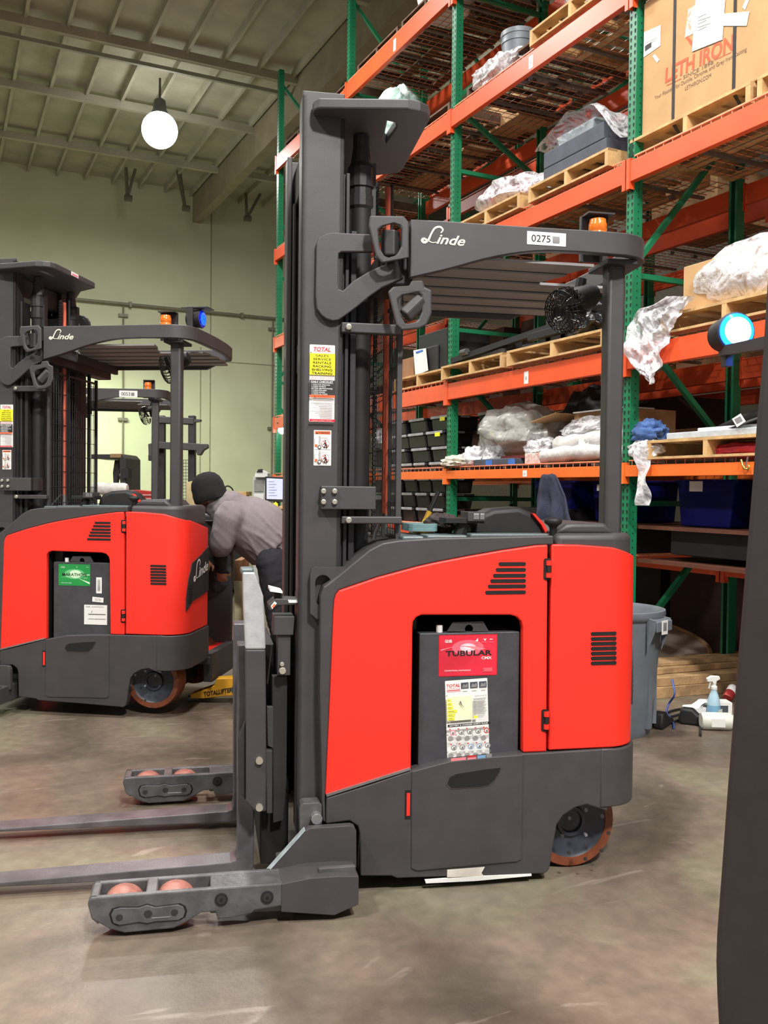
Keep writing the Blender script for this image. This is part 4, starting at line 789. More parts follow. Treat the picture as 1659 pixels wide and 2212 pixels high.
# ================================================================ pallets
def pallet_proto(PINE=PINE):
    t = thing('pallet', 'p', 'pallet', group='wooden pallets on the rack')
    L, W = 1.06, 1.0
    for i in range(7): m = MB(); y = i*(L-.09)/6; m.box((0, y, .112), (W, y+.09, .128), PINE); m.build('top_board', t)
    for x in (0, W/2-.019, W-.038): m = MB(); m.box((x, 0, .016), (x+.038, L, .112), PINE); m.build('stringer', t) if 0 else None
    for y in (0, L/2-.019, L-.038): m = MB(); m.box((0, y, .016), (W, y+.038, .112), PINE); m.build('stringer', t)
    for x in (0, W/2-.05, W-.1): m = MB(); m.box((x, 0, 0), (x+.1, L, .016), PINE); m.build('bottom_board', t)
    m = MB(); m.box((-.001, 0, .11), (.09, L, .129), PINE); m.build('top_board', t)
    return t
PAL = pallet_proto(); first = [True]; PALD = pallet_proto(DKW); firstd = [True]
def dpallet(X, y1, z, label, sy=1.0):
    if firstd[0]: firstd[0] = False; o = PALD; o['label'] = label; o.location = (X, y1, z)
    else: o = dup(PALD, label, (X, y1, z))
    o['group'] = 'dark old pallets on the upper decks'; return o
def pallet(X, y1, z, label, sy=1.0):          # y1 = end nearest the camera
    if first[0]: first[0] = False; o = PAL; o['label'] = label; o.location = (X, y1, z)
    else: o = dup(PAL, label, (X, y1, z))
    o.scale = (1, sy, 1); return o
DZ = .036
def zt(lv): return LV[lv]+LH[lv]+DZ
def box3(name, label, cat, lo, hi, m, group=None, bevel=.006, extra=None):
    b = MB(); b.box(lo, hi, m); o = b.build(name, None, bevel); tag(o, label, cat, group)
    return o
UF = lambda X, y, z: frame((X, y, z), (0, -1, 0), (0, 0, 1), (-1, 0, 0))   # marks on faces toward the aisle
# --- nearest bay, third level: big strapped carton on a pallet
X = 4.45; pz = zt(3); pallet(X-.03, 4.06, pz, 'wooden pallet under the big strapped carton', 1.02); pallet(X-.03, 2.95, pz, 'wooden pallet on the third level beyond the right edge', 1.0)
zb = pz+.13; y0, y1 = 3.75, RX(1388, 180, X)[0]; ztop = 4.86
t = thing('carton', 'big brown strapped carton with red lettering and white papers, on the rack top right', 'carton', ((X+.5), (y0+y1)/2, zb)); t.location = (0, 0, 0)
m = MB(); m.box((X, y0, zb), (X+.9, y1, ztop), CARD); m.build('box', t, .008)
for px in (1456, 1586):
    y, _ = RX(px, 150, X); m = MB(); w = .012; m.box((X-.004, y-w, zb-.01), (X-.001, y+w, ztop+.003), INK); m.box((X-.004, y-w, ztop+.001), (X+.9, y+w, ztop+.004), INK); m.bar((X-.003, y, zb-.01), (X+.1, y-.0, pz+.02), .024, .003, INK); m.build('strap', t)
def face_px(m, pts, mt, X_, lift=.001):
    vs = []
    for a, b in pts: y, z = RX(a, b, X_); vs.append((X_-lift, y, z))
    m.add(vs, [tuple(range(len(vs)))], mt)
def face_text(m, s, pxa, pxb, hpx, mt, X_, bold=0, lift=.0015):
    ya, za = RX(*pxa, X_); yb, zb_ = RX(*pxb, X_); h = RX(pxa[0], pxa[1]-hpx, X_)[1]-za
    d = Vector((0, yb-ya, zb_-za)); Lw = d.length; d.normalize(); v = d.cross(Vector((-1, 0, 0))); v = Vector((-1, 0, 0)).cross(d)
    m.text(s, frame((X_-lift, ya, za), d, v, (-1, 0, 0)), h, mt, 'LEFT', Lw, 0, bold)
m = MB(); RI = mat('red_carton_ink', (196, 92, 62), .8); GI = mat('brown_carton_ink', (112, 92, 76), .8)
face_text(m, 'LETH IRON', (1437, 179), (1584, 107), 31, RI, X, .03); face_text(m, 'SINCE 1898', (1476, 172), (1541, 138), 8.5, GI, X, .0); face_text(m, 'Your Foundry for Ductile, Chrome, and Grey Iron Casting', (1414, 216), (1613, 110), 8.5, GI, X, 0); face_text(m, 'LETHIRON.COM', (1480, 196), (1536, 167), 9, GI, X, 0)
ya = [(1443, 184), (1472, 170)]; 
for a, b in (((1440, 184), (1472, 169)), ((1543, 129), (1580, 112))):
    face_px(m, [a, (a[0], a[1]+2), (b[0], b[1]+2), b], RI, X, .0012)
face_px(m, [(1480, 80), (1484, 76), (1502, 96), (1497, 104)], RI, X, .0012); m.build('printed_lettering', t)
m = MB(); face_px(m, [(1502, 32), (1568, 0), (1562, 86), (1496, 112)], WHT, X, .006); face_px(m, [(1505, -20), (1570, -50), (1568, 0), (1502, 32)], WHT, X, .006); 
for k in range(5): face_px(m, [(1509, 38+k*7), (1528+k % 2*8, 29+k*7), (1528+k % 2*8, 31+k*7), (1509, 40+k*7)], INKG, X, .0065)
m.build('delivery_note', t)
m = MB(); face_px(m, [(1480, 82), (1488, 20), (1506, 10), (1502, 70)], FILM, X, .004); m.build('document_pouch', t)
m = MB(); face_px(m, [(1564, 30), (1620, 25), (1614, 56), (1560, 56)], WHT, X, .005); m.build('paper_label', t)
m = MB(); face_px(m, [(1392, 70), (1428, 54), (1427, 99), (1391, 124)], WHT, X, .003)
for k in range(5): face_px(m, [(1396, 74+k*6), (1420-(k % 3)*4, 63+k*6), (1420-(k % 3)*4, 64.5+k*6), (1396, 75.5+k*6)], PNK if k < 3 else INKG, X, .0035)
face_px(m, [(1394, 100), (1408, 91), (1408, 102), (1394, 112)], INK, X, .0035); m.build('shipping_label', t)
m = MB(); face_px(m, [(1410, 122), (1415, 117), (1425, 129), (1420, 136)], WHT, X, .003); m.build('paper_label', t)
m = MB(); face_px(m, [(1604, 16), (1616, -10), (1622, -8), (1610, 22)], WHT, X, .003); m.build('paper_label', t)
# --- second bay, third level: slate boxes with clear bin and a wrapped red load
pallet(4.36, 5.3, pz+.0, 'wooden pallet under the two flat slate boxes', .94); pallet(4.36, 6.42, pz, 'wooden pallet under the wrapped red load, third level', 1.0)
zz_ = pz+.13
for k, lb in enumerate(('flat slate-grey box on the pallet, lower of the two', 'flat slate-grey box on the pallet, upper of the two')): box3('flat_box', lb, 'box', (4.44, 5.42+k*.03, zz_+k*.13), (5.1, 6.2, zz_+.127+k*.13), SLATE, 'slate boxes on the third level')
t = MB(); t.prism([(-.2, 0), (.2, 0), (.23, .14), (.25, .15), (.25, .165), (-.25, .165), (-.25, .15), (-.23, .14)], 0, .36, mat('clear_bin', (196, 206, 210), .2, 0, .1, alpha=.75), frame((4.6, 6.0, zz_+.265), (0, 1, 0), (1, 0, 0), (0, 0, 1))); tag(t.build('storage_bin', None, .01), 'clear plastic bin on the slate boxes', 'bin')
m = MB(); 
def wrapfn(u, v): 
    y = 5.3+1.0*u; x = 4.42+.75*v; return Vector((x, y, zz_+.30+.16*math.sin(PI*u)*(1-.5*v)+.05*noise.noise(Vector((u*6, v*6, 2)))-.25*max(0, .25-u)*3))
m.grid(30, 16, wrapfn, FILM); tag(m.build('plastic_wrap', None, 0, 60), 'clear plastic wrap draped over the slate boxes', 'plastic wrap')
m = MB(); crumple(m, (4.8, 6.9, zz_+.1), (.34, .44, .12), mat('red_cloth_goods', (168, 44, 58), .7, 0, .3, 10, .1), .3, 3, 4, flat=-.1); tag(m.build('packed_goods', None, 0, 60), 'red packed goods under clear wrap on the third-level pallet', 'goods')
m = MB(); crumple(m, (4.8, 6.92, zz_+.12), (.42, .54, .2), FILM, .2, 2.5, 9, flat=-.12); tag(m.build('plastic_wrap', None, 0, 60), 'crinkled clear wrap over the red goods', 'plastic wrap')
# --- second bay, fourth level: grey bucket and wrapped loads
p4 = zt(4); pallet(4.36, 5.25, p4, 'wooden pallet under the shrink-wrapped load, fourth level', 1.0)
m = MB(); crumple(m, (4.85, 5.8, p4+.5), (.42, .46, .4), FILMD, .12, 2, 21, flat=-.37); tag(m.build('shrink_wrapped_load', None, 0, 60), 'white shrink-wrapped load on the fourth-level pallet, top of the photo', 'wrapped load')
m = MB(); crumple(m, (4.85, 5.8, p4+.48), (.33, .38, .33), CARDD, .05, 1.5, 3, flat=-.3); tag(m.build('packed_goods', None, 0, 60), 'brown packed goods inside the fourth-level shrink wrap', 'goods')
y, z = RX(1120, 100, 4.62); t = thing('bucket', 'grey plastic bucket with lid beside the wrapped load, fourth level', 'bucket', (4.62, y, p4)); m = MB(); m.lathe([(.13, 0), (.148, .3), (.155, .3), (.155, .33), (.15, .33), (.153, .37)], GRYP, 28); m.build('pail', t, 0, 35); m = MB(); m.lathe([(.158, .36), (.16, .4), (.15, .405), (0, .4)], mat('bucket_lid', (120, 124, 130), .45), 28); m.build('lid', t, 0, 35)
y, z = RX(1060, 190, 4.42); m = MB(); crumple(m, (4.5, y, p4+.1), (.12, .36, .11), FILMD, .35, 3, 11, flat=-.1); tag(m.build('plastic_wrap', None, 0, 60), 'loose crinkled plastic wrap on the fourth-level beam', 'plastic wrap')
for k in range(3):
    y, z = RX((1125, 1010, 945)[k], (150, 195, 250)[k], 5.3); box3('carton', ('tan carton on the fourth level near the grey bucket', 'tan carton on the fourth level beside the second green post', 'tan carton on the fourth level above the front truck\'s mast plate')[k], 'carton', (5.05, y-.35, p4), (5.45, y+.3, p4+.26), CARD, 'tan cartons at the back of the fourth level')
# --- third bay, fourth level: bagged bundle behind the mast top
y, z = RX(842, 218, 4.55)
for k, (px, r, lb) in enumerate(((845, .36, 'white and green plastic bundle behind the front mast\'s top plate'), (797, .2, 'small white bundle left of the green-white bundle'))):
    y, z = RX(px, 215, 4.55); m = MB(); crumple(m, (4.62, y, p4+(.42, .3)[k]), (.25, r, (.44, .32)[k]), mat('white_green_bag', (226, 236, 230), .4, 0, .1, 6, .5, 14, c2=(120, 160, 148)), .15, 3, 5+k, flat=(-.4, -.28)[k]); tag(m.build('plastic_bundle', None, 0, 60), lb, 'bundle', 'white bundles on the fourth level')
for i, lv in ((1, 4), (1, 5), (2, 3), (2, 4), (2, 5), (3, 4), (3, 5), (1, 2), (2, 2)):  # pallets added to block lamp light falling through the decks
    for k in (0, 1):
        if (i, lv, k) in ((1, 4, 0), (2, 2, 0)) or (i, lv) == (1, 2): continue
        zz2 = LV[lv]+LH[lv]+DZ-(.15 if i == 3 and lv in (3, 4) else 0)-(.06 if i == 3 and lv == 5 else 0)
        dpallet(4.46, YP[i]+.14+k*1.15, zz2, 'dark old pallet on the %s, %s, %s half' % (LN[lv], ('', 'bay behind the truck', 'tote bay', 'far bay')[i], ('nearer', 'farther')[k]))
y, z = RX(905, 5, 4.6); m = MB(); crumple(m, (4.75, 8.35, zt(5)+.25), (.3, .36, .3), WHT, .1, 2, 14, flat=-.24); tag(m.build('wrapped_goods', None, 0, 60), 'white wrapped goods on the top level, cut by the photo\'s top edge', 'goods')
# --- second bay, second level: two pallets of black machine parts
p2 = zt(2); pallet(4.34, 6.62, p2, 'wooden pallet with black machine frame, left of two on the second level', 1.0); pallet(4.34, 5.28, p2+.0, 'wooden pallet with black machine parts, right of two on the second level', 1.2)
m = MB(); z = p2+.13
m.box((4.45, 6.75, z), (5.1, 7.55, z+.06), DRK); m.bar((4.42, 7.6, z+.05), (4.5, 6.0, z+.16), .05, .05, RUB); m.bar((4.5, 7.5, z+.08), (4.9, 6.4, z+.12), .06, .04, DRK); m.tube([(4.4, 7.4, z+.1), (4.4, 7.3, z+.1)], .03, GRYM, 10); m.box((4.5, 6.7, z+.06), (4.6, 6.85, z+.14), RUB); m.build('m', None); o = bpy.data.objects['m']; o.name = 'steel_rail_bundle'; tag(o, 'black steel machine frame lying on the left second-level pallet', 'machine part')
m = MB(); m.box((4.5, 5.4, z), (5.1, 6.3, z+.1), DRK); m.box((4.5, 6.15, z), (4.6, 6.22, z+.46), RUB); m.box((4.5, 5.95, z), (4.6, 6.02, z+.46), RUB); m.box((4.49, 6.0, z+.12), (4.5, 6.1, z+.44), WHT); m.bar((4.4, 6.3, z+.08), (4.5, 5.4, z+.12), .06, .06, RUB); m.box((4.44, 5.7, z), (4.62, 5.85, z+.2), DRK); m.tube([(4.42, 6.25, z+.08), (4.42, 6.2, z+.08)], .03, GRYM, 10)
o = m.build('equipment_stand', None, .004); tag(o, 'black machine base with two uprights on the right second-level pallet', 'machine part')
m = MB(); crumple(m, (4.55, 5.62, z+.13), (.2, .2, .16), mat('black_film', (26, 26, 28), .15, 0, .2, 9, .8, 20), .3, 3, 31, flat=-.12); tag(m.build('bagged_parts', None, 0, 60), 'glossy black bagged parts behind the roof fan, second level', 'bag')
# --- third bay, second level: black box with hanging paper
y, z = RX(890, 760, 4.5); t = thing('box', 'black box with a hanging white paper, second level left of the green post', 'box'); m = MB(); m.box((4.5, 7.85, p2+.12), (5.0, 8.45, p2+.55), RUB); m.box((4.48, 8.0, p2+.12), (4.5, 8.3, p2+.4), RUB); m.build('black_box', t, .01); m = MB(); face_px(m, [(893, 757), (920, 752), (925, 800), (897, 811)], WHT, 4.46, 0); m.build('hanging_paper', t); m = MB(); face_px(m, [(898, 760), (914, 755), (914, 759), (899, 764)], mat('blue_tape', (58, 110, 190), .6), 4.46, .003); m.build('tape', t)
pallet(4.4, 7.75, p2-.0, 'pallet under the black box, second level', 1.0)
box3('carton', 'brown carton left of the black box with the paper, second level', 'carton', (4.5, 8.55, p2), (5.0, 8.95, p2+.35), CARDD)
# --- stacked totes in the third bay
def tote_proto():
    t = thing('tote', 'p', 'tote', group='stacked black totes'); m = MB(); w, l, h = .34, .22, .14
    m.prism([(-.15, 0), (.15, 0), (.17, h-.02), (-.17, h-.02)], -.13, .13, PLB); m.build('body', t, .012)
    m = MB(); m.box((-.18, -.145, h-.025), (.18, .145, h-.004), PLB); m.build('lid', t, .008)
    m = MB(); m.box((-.188, -.12, h-.026), (-.178, .12, h-.0), PLR); m.build('latch', t, .004); m = MB(); m.box((-.05, -.15, h-.022), (.05, -.144, h-.002), PLR); m.build('latch', t, .004)
    return t
TO = tote_proto(); n_ = 0; YT = []; RWN = ['top', 'second', 'third', 'fourth', 'fifth', 'sixth', 'seventh', 'bottom']
ztop = 2.18
for r in range(7):
    for c in range(4 if r > 2 else 3):
        w = .3 if r > 2 else .42; y = 7.93+c*(w+.015)+.03*math.sin(r*2.1+c)
        lb = 'black lidded tote, %s row of the stack, %s column left of the green post' % (RWN[r], ('first', 'second', 'third', 'fourth')[c])
        o = TO if n_ == 0 else dup(TO, lb); o['label'] = lb; o.location = (4.66+.02*math.cos(r*3+c), y+.06, ztop-.155*(r+1)+.0); o.scale = (1, w/.3, 1.1); n_ += 1
        if r < 2 and c == 0: YT.append(o)
TO2 = []
for r in range(3):
    for c in range(1): 
        lb = 'black case with yellow tag right of the green post, %s of its stack' % ('top', 'middle', 'bottom')[r]; o = dup(TO, lb, (4.85, 7.38, 2.01-.176*r)); o.scale = (1, 1.25, 1.25); o['group'] = 'black cases right of the green post'
        if r < 2: m = MB(); m.box((-.19, -.11, .085), (-.186, -.06, .125), YELV); m.box((-.19, -.0, .03), (-.186, .1, .06), mat('dark_red_tag', (120, 40, 42), .6)); m.build('tag', o)
for r in range(3): o = dup(TO, 'black tote seen through the mast guard, %s of its stack' % ('top', 'middle', 'bottom')[r], (4.75, 9.55, 1.7-.3*r)); o.scale = (1, 1.4, 1.9)
m = MB(); crumple(m, (4.6, 9.3, 2.02), (.18, .22, .12), FILMD, .3, 3, 17); tag(m.build('plastic_wrap', None, 0, 60), 'white plastic wrap seen through the mast guard', 'plastic wrap')
for o in YT: m = MB(); m.box((-.19, -.09, .09), (-.186, -.02, .125), YELV); m.build('yellow_tag', o)
# --- second bay, first level
p1 = zt(1)
box3('carton', 'open brown carton under the clear bag, first level', 'carton', (4.62, 6.45, p1), (5.0, 7.1, p1+.22), CARDD)
m = MB(); crumple(m, (4.74, 6.88, p1+.3), (.33, .5, .26), BAG, .22, 2.2, 8, flat=-.18); tag(m.build('plastic_bag', None, 0, 60), 'big clear plastic bag draped over the carton, first level', 'plastic bag')
for k, (yy, s_, lb) in enumerate(((7.55, .22, 'pale crumpled cloth at the green post, first level'), (7.3, .16, 'crumpled clear plastic right of the pale cloth, first level'), (7.05, .1, 'small crinkled clear bag against the carton'))):
    m = MB(); crumple(m, (4.45+.05*k, yy, p1+.04+.04*(k > 0)), (.1, s_, .07+.03*(k > 0)), (mat('pale_cloth', (206, 200, 184), .8, 0, .1), FILMD, FILMD)[k], .35, 3, 40+k, flat=-.03-.04*(k > 0)); tag(m.build('crumpled_wrap', None, 0, 60), lb, 'plastic wrap')
t = thing('case', 'flat dark case with two blue tape patches, first level', 'case'); m = MB(); m.box((4.42, 6.55, p1), (4.7, 7.2, p1+.06), SLATE); m.build('body', t, .008); m = MB()
for px in (1056, 1105): y, z = RX(px, 1003, 4.42); m.box((4.417, y-.05, p1+.005), (4.421, y+.05, p1+.05), mat('blue_tape', (58, 110, 190), .6))
m.build('blue_tape', t); m = MB(); m.box((4.5, 6.5, p1+.06), (4.8, 6.85, p1+.085), mat('dark_red_board', (110, 28, 34), .5)); tag(m.build('red_board'), 'dark red board lying on the flat case', 'board')
y, z = RX(1148, 998, 4.42); box3('small_box', 'small white speckled box on the first-level front edge', 'box', (4.42, y-.11, p1), (4.55, y+.1, p1+.09), mat('speckled_white', (226, 212, 206), .6, 0, .1, 30, c2=(200, 150, 140)))
for k, (ya, yb, zc, rr, lb) in enumerate(((6.22, 5.15, .06, .06, 'white plastic-wrapped roll on the first level, lower'), (6.1, 5.15, .15, .07, 'white plastic-wrapped roll on the first level, upper, with a label'))):
    m = MB(); m.tube(smoothpts([(4.48+.06*k, ya, p1+zc), (4.47+.06*k, (ya+yb)/2, p1+zc+.02), (4.5+.06*k, yb, p1+zc+.03*k)], 6), [rr*(.5 if i == 0 else 1+.12*math.sin(i*2.2)) for i in range(13)], mat('wrapped_roll', (206, 202, 200), .3, 0, .15, 8, .5, 18), 14)
    if k: y, z = RX(1253, 985, 4.43); m.box((4.46, y-.06, p1+.11), (4.464, y+.06, p1+.2), WHT)
    tag(m.build('wrapped_roll', None, 0, 60), lb, 'roll')
m = MB(); crumple(m, (4.62, 5.75, p1+.26), (.12, .3, .1), FILM, .3, 3, 51); crumple(m, (4.6, 6.35, p1+.12), (.12, .22, .1), FILM, .3, 3, 52); tag(m.build('plastic_wrap', None, 0, 60), 'crinkled clear wrap lying on the white rolls', 'plastic wrap')
t = thing('carton', 'open tan carton behind the white rolls, first level', 'carton'); m = MB(); m.box((4.75, 5.45, p1), (5.2, 6.15, p1+.42), CARD); m.build('box', t, .005); m = MB(); m.bar((4.74, 6.15, p1+.42), (4.7, 6.45, p1+.36), .4, .006, CARD); m.box((4.7, 5.45, p1+.42), (4.98, 6.1, p1+.43), WHT); m.build('flap', t)
m = MB(); crumple(m, (5.1, 6.3, p1+.42), (.2, .35, .25), RUB, .3, 2, 77, flat=-.22); m.box((5.0, 6.0, p1), (5.3, 6.7, p1+.2), CARDD); tag(m.build('dark_bundle', None, 0, 60), 'dark bundled goods behind the bag and the open carton, first level', 'goods')
# hanging jacket
y, z = RX(1190, 1036, 4.36); m = MB()
def jk(u, v):
    ww = .1+.3*v**.7; yy = y-.1*v+ww*(.5-u)*2*.75
    return Vector((4.34+.03*math.sin(u*15+v*3)*(.3+v)*.8+.02*noise.noise(Vector((u*5, v*4, 1))), yy, 1.565-.52*v*(1-.12*abs(u-.5))))
m.grid(44, 16, jk, NAVY); o = m.build('jacket', None, 0, 70); tag(o, 'dark navy jacket hanging from the first-level beam', 'jacket'); md = o.modifiers.new('s', 'SOLIDIFY'); md.thickness = .015
BINL = ['dark blue bin under the first-level beam, left of the hanging jacket', 'dark blue bin under the first-level beam, right of the jacket', 'dark blue bin low in the nearest bay, behind the hanging film strip', 'dark blue bin low in the nearest bay, farthest right']
for k, yy in enumerate((6.25, 5.6, 4.6, 3.9)):
    m = MB(); a = (4.62, 4.72, 4.66, 4.66)[k]; zz = 1.2; m.prism([(-.22, 0), (.22, 0), (.26, .3), (.29, .3), (.29, .32), (-.29, .32), (-.29, .3), (-.26, .3)], -.0, .42, BLUP, frame((a, yy, zz), (0, 1, 0), (1, 0, 0), (0, 0, 1))); t = thing('storage_bin', BINL[k], 'bin', group='dark blue bins under the first level'); m.build('bin', t, .012)
    if k in (1, 2): m = MB(); m.box((a-.004, yy+.02, zz+.24), (a-.001, yy+.2, zz+.29) if k == 1 else (a-.001, yy+.14, zz+.31), WHT); m.build('paper_tag', t)
for i in (0, 1): 
    m = MB(); m.box((4.5, YP[i]+.05, 1.17), (5.45, YP[i+1]-.05, 1.195), mat('dark_shelf_board', (84, 48, 34), .8, 0, .2, 5)); tag(m.build('shelf_board'), 'dark wooden shelf board under the blue bins of the '+BAY[i], 'shelf')
# --- nearest bay, second level: wrapped pallet load and hanging film
pallet(4.36, 3.62, p2, 'wooden pallet under the film-wrapped carton, nearest bay', 1.05)
box3('carton', 'film-wrapped tan carton at the right edge, second level', 'carton', (4.45, 3.65, p2+.13), (5.2, 4.62, p2+.44), CARD)
m = MB(); crumple(m, (4.68, 4.1, p2+.3), (.31, .62, .25), FILMD, .16, 2.4, 61, flat=-.16); tag(m.build('stretch_film', None, 0, 60), 'shiny stretch film around the carton at the right edge', 'plastic wrap')
pxs = [((1440, 640), (1500, 640)), ((1380, 668), (1475, 670)), ((1358, 700), (1462, 690)), ((1349, 740), (1448, 715)), ((1350, 768), (1440, 745)), ((1372, 795), (1424, 775)), ((1388, 812), (1418, 800)), ((1402, 830), (1412, 826))]
def sheet(u, v):
    f = v*(len(pxs)-1); i = min(int(f), len(pxs)-2); g = f-i; A = [pxs[i][0][k]*(1-g)+pxs[i+1][0][k]*g for k in (0, 1)]; B = [pxs[i][1][k]*(1-g)+pxs[i+1][1][k]*g for k in (0, 1)]
    px, py = A[0]*(1-u)+B[0]*u, A[1]*(1-u)+B[1]*u; y, z = RX(px, py, 4.33); return Vector((4.33+.06*noise.noise(Vector((u*5, v*7, 3)))+.03*noise.noise(Vector((u*13, v*17, 9))), y, z))
m = MB(); m.grid(24, 30, sheet, FILMD); tag(m.build('stretch_film', None, 0, 60), 'loose sheet of shiny stretch film hanging over the second-level beam', 'plastic wrap')
# --- nearest bay, first level
pallet(4.36, 3.78, p1, 'wooden pallet at first level in the nearest bay, white sheets on it', 1.0)
zq = p1+.13
for k, (ya, yb, th, lb) in enumerate(((3.6, 4.72, .045, 'grey-white foam sheet on the pallet, lowest'), (3.6, 4.5, .03, 'white board lying on the grey foam sheet'), (3.55, 4.1, .03, 'short white board on top of the boards'))): box3('foam_sheet', lb, 'sheet', (4.42+.06*k, ya, zq+.045*k), (5.2, yb, zq+.04*k+th), (mat('grey_foam', (176, 184, 190), .6), WHT, WHT)[k], 'sheets on the nearest pallet')
m = MB(); m.grid(20, 8, lambda u, v: Vector((4.7+.5*v, 4.68-.95*u, zq+.05+.16*math.sin(min(1, u*1.25)*PI/2))), RUB); o = m.build('foam_pad', None, 0, 60); o.modifiers.new('s', 'SOLIDIFY').thickness = .04; tag(o, 'bent black foam pad over the white boards', 'pad')
t = thing('foam_wrap', 'grey padded wrap with a square paper label, right edge of first level', 'wrap'); m = MB(); m.grid(16, 8, lambda u, v: Vector((4.43+.35*v, 4.2-.6*u, zq+.05+.24*u*(.6+.4*v)+.012*noise.noise(Vector((u*7, v*5, 1))))), mat('grey_padding', (160, 158, 158), .5, 0, .1)); m.build('sheet', t, 0, 60); m = MB(); face_px(m, [(1581, 905), (1600, 893), (1611, 910), (1592, 923)], WHT, 4.4, 0); face_px(m, [(1586, 906), (1599, 899), (1605, 909), (1592, 916)], INKG, 4.4, .001); m.build('label', t)
y, z = RX(1388, 946, 4.42); m = MB(); crumple(m, (4.48, y, zq+.06), (.09, .15, .085), mat('blue_cloth', (62, 92, 146), .8, 0, .2, 12, .2), .35, 3.5, 88, flat=-.05); tag(m.build('cloth', None, 0, 70), 'crumpled blue cloth on the nearest pallet\'s corner', 'cloth')
y, z = RX(1575, 975, 4.42); m = MB(); crumple(m, (4.5, y-.05, p1+.04), (.09, .3, .05), mat('red_cloth', (178, 36, 48), .8, 0, .25, 10, .2), .25, 3, 91); tag(m.build('cloth', None, 0, 70), 'red cloth stuffed into the nearest pallet', 'cloth')
m = MB(); y, z = RX(1388, 965, 4.35)
m.grid(8, 26, lambda u, v: Vector((4.345-.02*math.sin(v*9+u*3), y+.06-.12*u-.02*v+.01*math.sin(v*14), 1.74-.40*v)), FILMD); tag(m.build('film_strip', None, 0, 60), 'narrow strip of clear film hanging down over the orange beam', 'plastic wrap')
m = MB(); crumple(m, (4.42, y+.04, p1+.07), (.07, .15, .07), FILM, .3, 3, 55); tag(m.build('crumpled_wrap', None, 0, 60), 'crumpled clear wrap at the pallet end above the hanging strip', 'plastic wrap')
t = thing('snap_hook', 'brass snap hook hanging on the first-level beam at right', 'hook'); m = MB(); M = frame(on(1612, 1005, (4.36, 0, 0), (1, 0, 0)), (0, -1, 0), (0, 0, 1), (-1, 0, 0)); m.tube([(a/1000, b/1000, 0) for a, b in ((-40, 35), (-28, 0), (-8, -22), (14, -24), (24, -12), (18, -2))], .007, mat('brass', (196, 178, 92), .3, .8), 8, True, M); m.tube([(-.008, -.02, 0), (.012, .05, 0)], .005, STL, 6, True, M); m.build('hook', t, 0, 50)
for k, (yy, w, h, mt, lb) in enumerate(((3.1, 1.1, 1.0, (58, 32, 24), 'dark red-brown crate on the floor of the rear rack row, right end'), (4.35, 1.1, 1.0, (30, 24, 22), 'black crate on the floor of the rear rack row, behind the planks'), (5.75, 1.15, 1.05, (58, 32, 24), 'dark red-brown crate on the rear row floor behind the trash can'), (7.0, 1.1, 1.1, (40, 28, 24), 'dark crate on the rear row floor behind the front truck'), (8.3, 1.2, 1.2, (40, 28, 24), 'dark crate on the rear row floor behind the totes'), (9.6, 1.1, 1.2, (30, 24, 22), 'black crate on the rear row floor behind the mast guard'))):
    box3('crate', lb, 'crate', (6.0, yy-w/2, .0), (6.8, yy+w/2, h), mat('crate_%d' % mt[0], mt, .8, 0, .2, 6), 'dark crates of the rear rack row')  # large dark crates, added in part to darken the depth of the rack
for k, (yy, lv, h) in enumerate(((6.9, 1, .62), (8.4, 1, .55), (9.7, 1, .6), (8.2, 2, .9), (9.6, 2, .9), (9.4, 3, .8))):
    z = LV[lv]-.02+.145+DZ; box3('carton', 'dim brown carton of the rear rack row, %s, place %s counting from the right' % (LN[lv].replace(' above head height', ''), ('one', 'two', 'three', 'four')[sum(1 for q in ((6.9, 1), (8.4, 1), (9.7, 1), (8.2, 2), (9.6, 2), (7.0, 3), (9.4, 3), (5.7, 3)) if q[1] == lv and q[0] < yy)]), 'carton', (5.95, yy-.55, z), (6.75, yy+.5, z+h), mat('dim_carton', (70, 46, 34), .85, 0, .15, 6), 'dim cartons of the rear rack row')  # added cartons cut light in the rear row; their brown carries the shade
# goods deep in the rack, second row (only glimpsed)
for k, (yy, lv, w, h, mt, cap) in enumerate(((5.9, 2, .7, .5, CARDD, 'brown'), (7.0, 2, .6, .35, CARD, 'tan'), (8.3, 3, .9, .5, CARDD, 'brown'), (6.2, 3, .8, .45, OLDW, 'wooden'), (4.3, 2, .8, .3, mat('pale_yellow_carton', (210, 196, 140), .8), 'pale yellow'), (6.0, 1, .8, .3, CARDD, 'brown'), (3.6, 1, .9, .4, CARD, 'tan'), (4.6, 1, .5, .25, mat('pale_yellow_carton', (210, 196, 140), .8), 'pale yellow'))):
    z = LV[lv]-.02+.145+DZ; box3('carton', '%s carton in the rear rack row, %s, %s' % (cap, LN[lv].replace(' above head height', ''), BAY[0] if yy < 5.1 else (BAY[1] if yy < 7.6 else BAY[2])), 'carton', (5.95, yy-w/2, z), (6.6, yy+w/2, z+h), mt, 'cartons in the second rack row')
for k, (yy, w, h, mt, lb) in enumerate(((6.4, .8, .32, RUB, 'black tray of parts low in the bay behind the front truck'), (5.55, .5, .2, DRK, 'dark crate low in the bay behind the front truck'), (4.5, .7, .2, RUB, 'black crate low in the nearest bay'))):
    box3('crate', lb, 'crate', (4.6, yy-w/2, .97 if k < 2 else 1.0), (5.3, yy+w/2, .97+h), mt, 'dark crates on the lowest level')
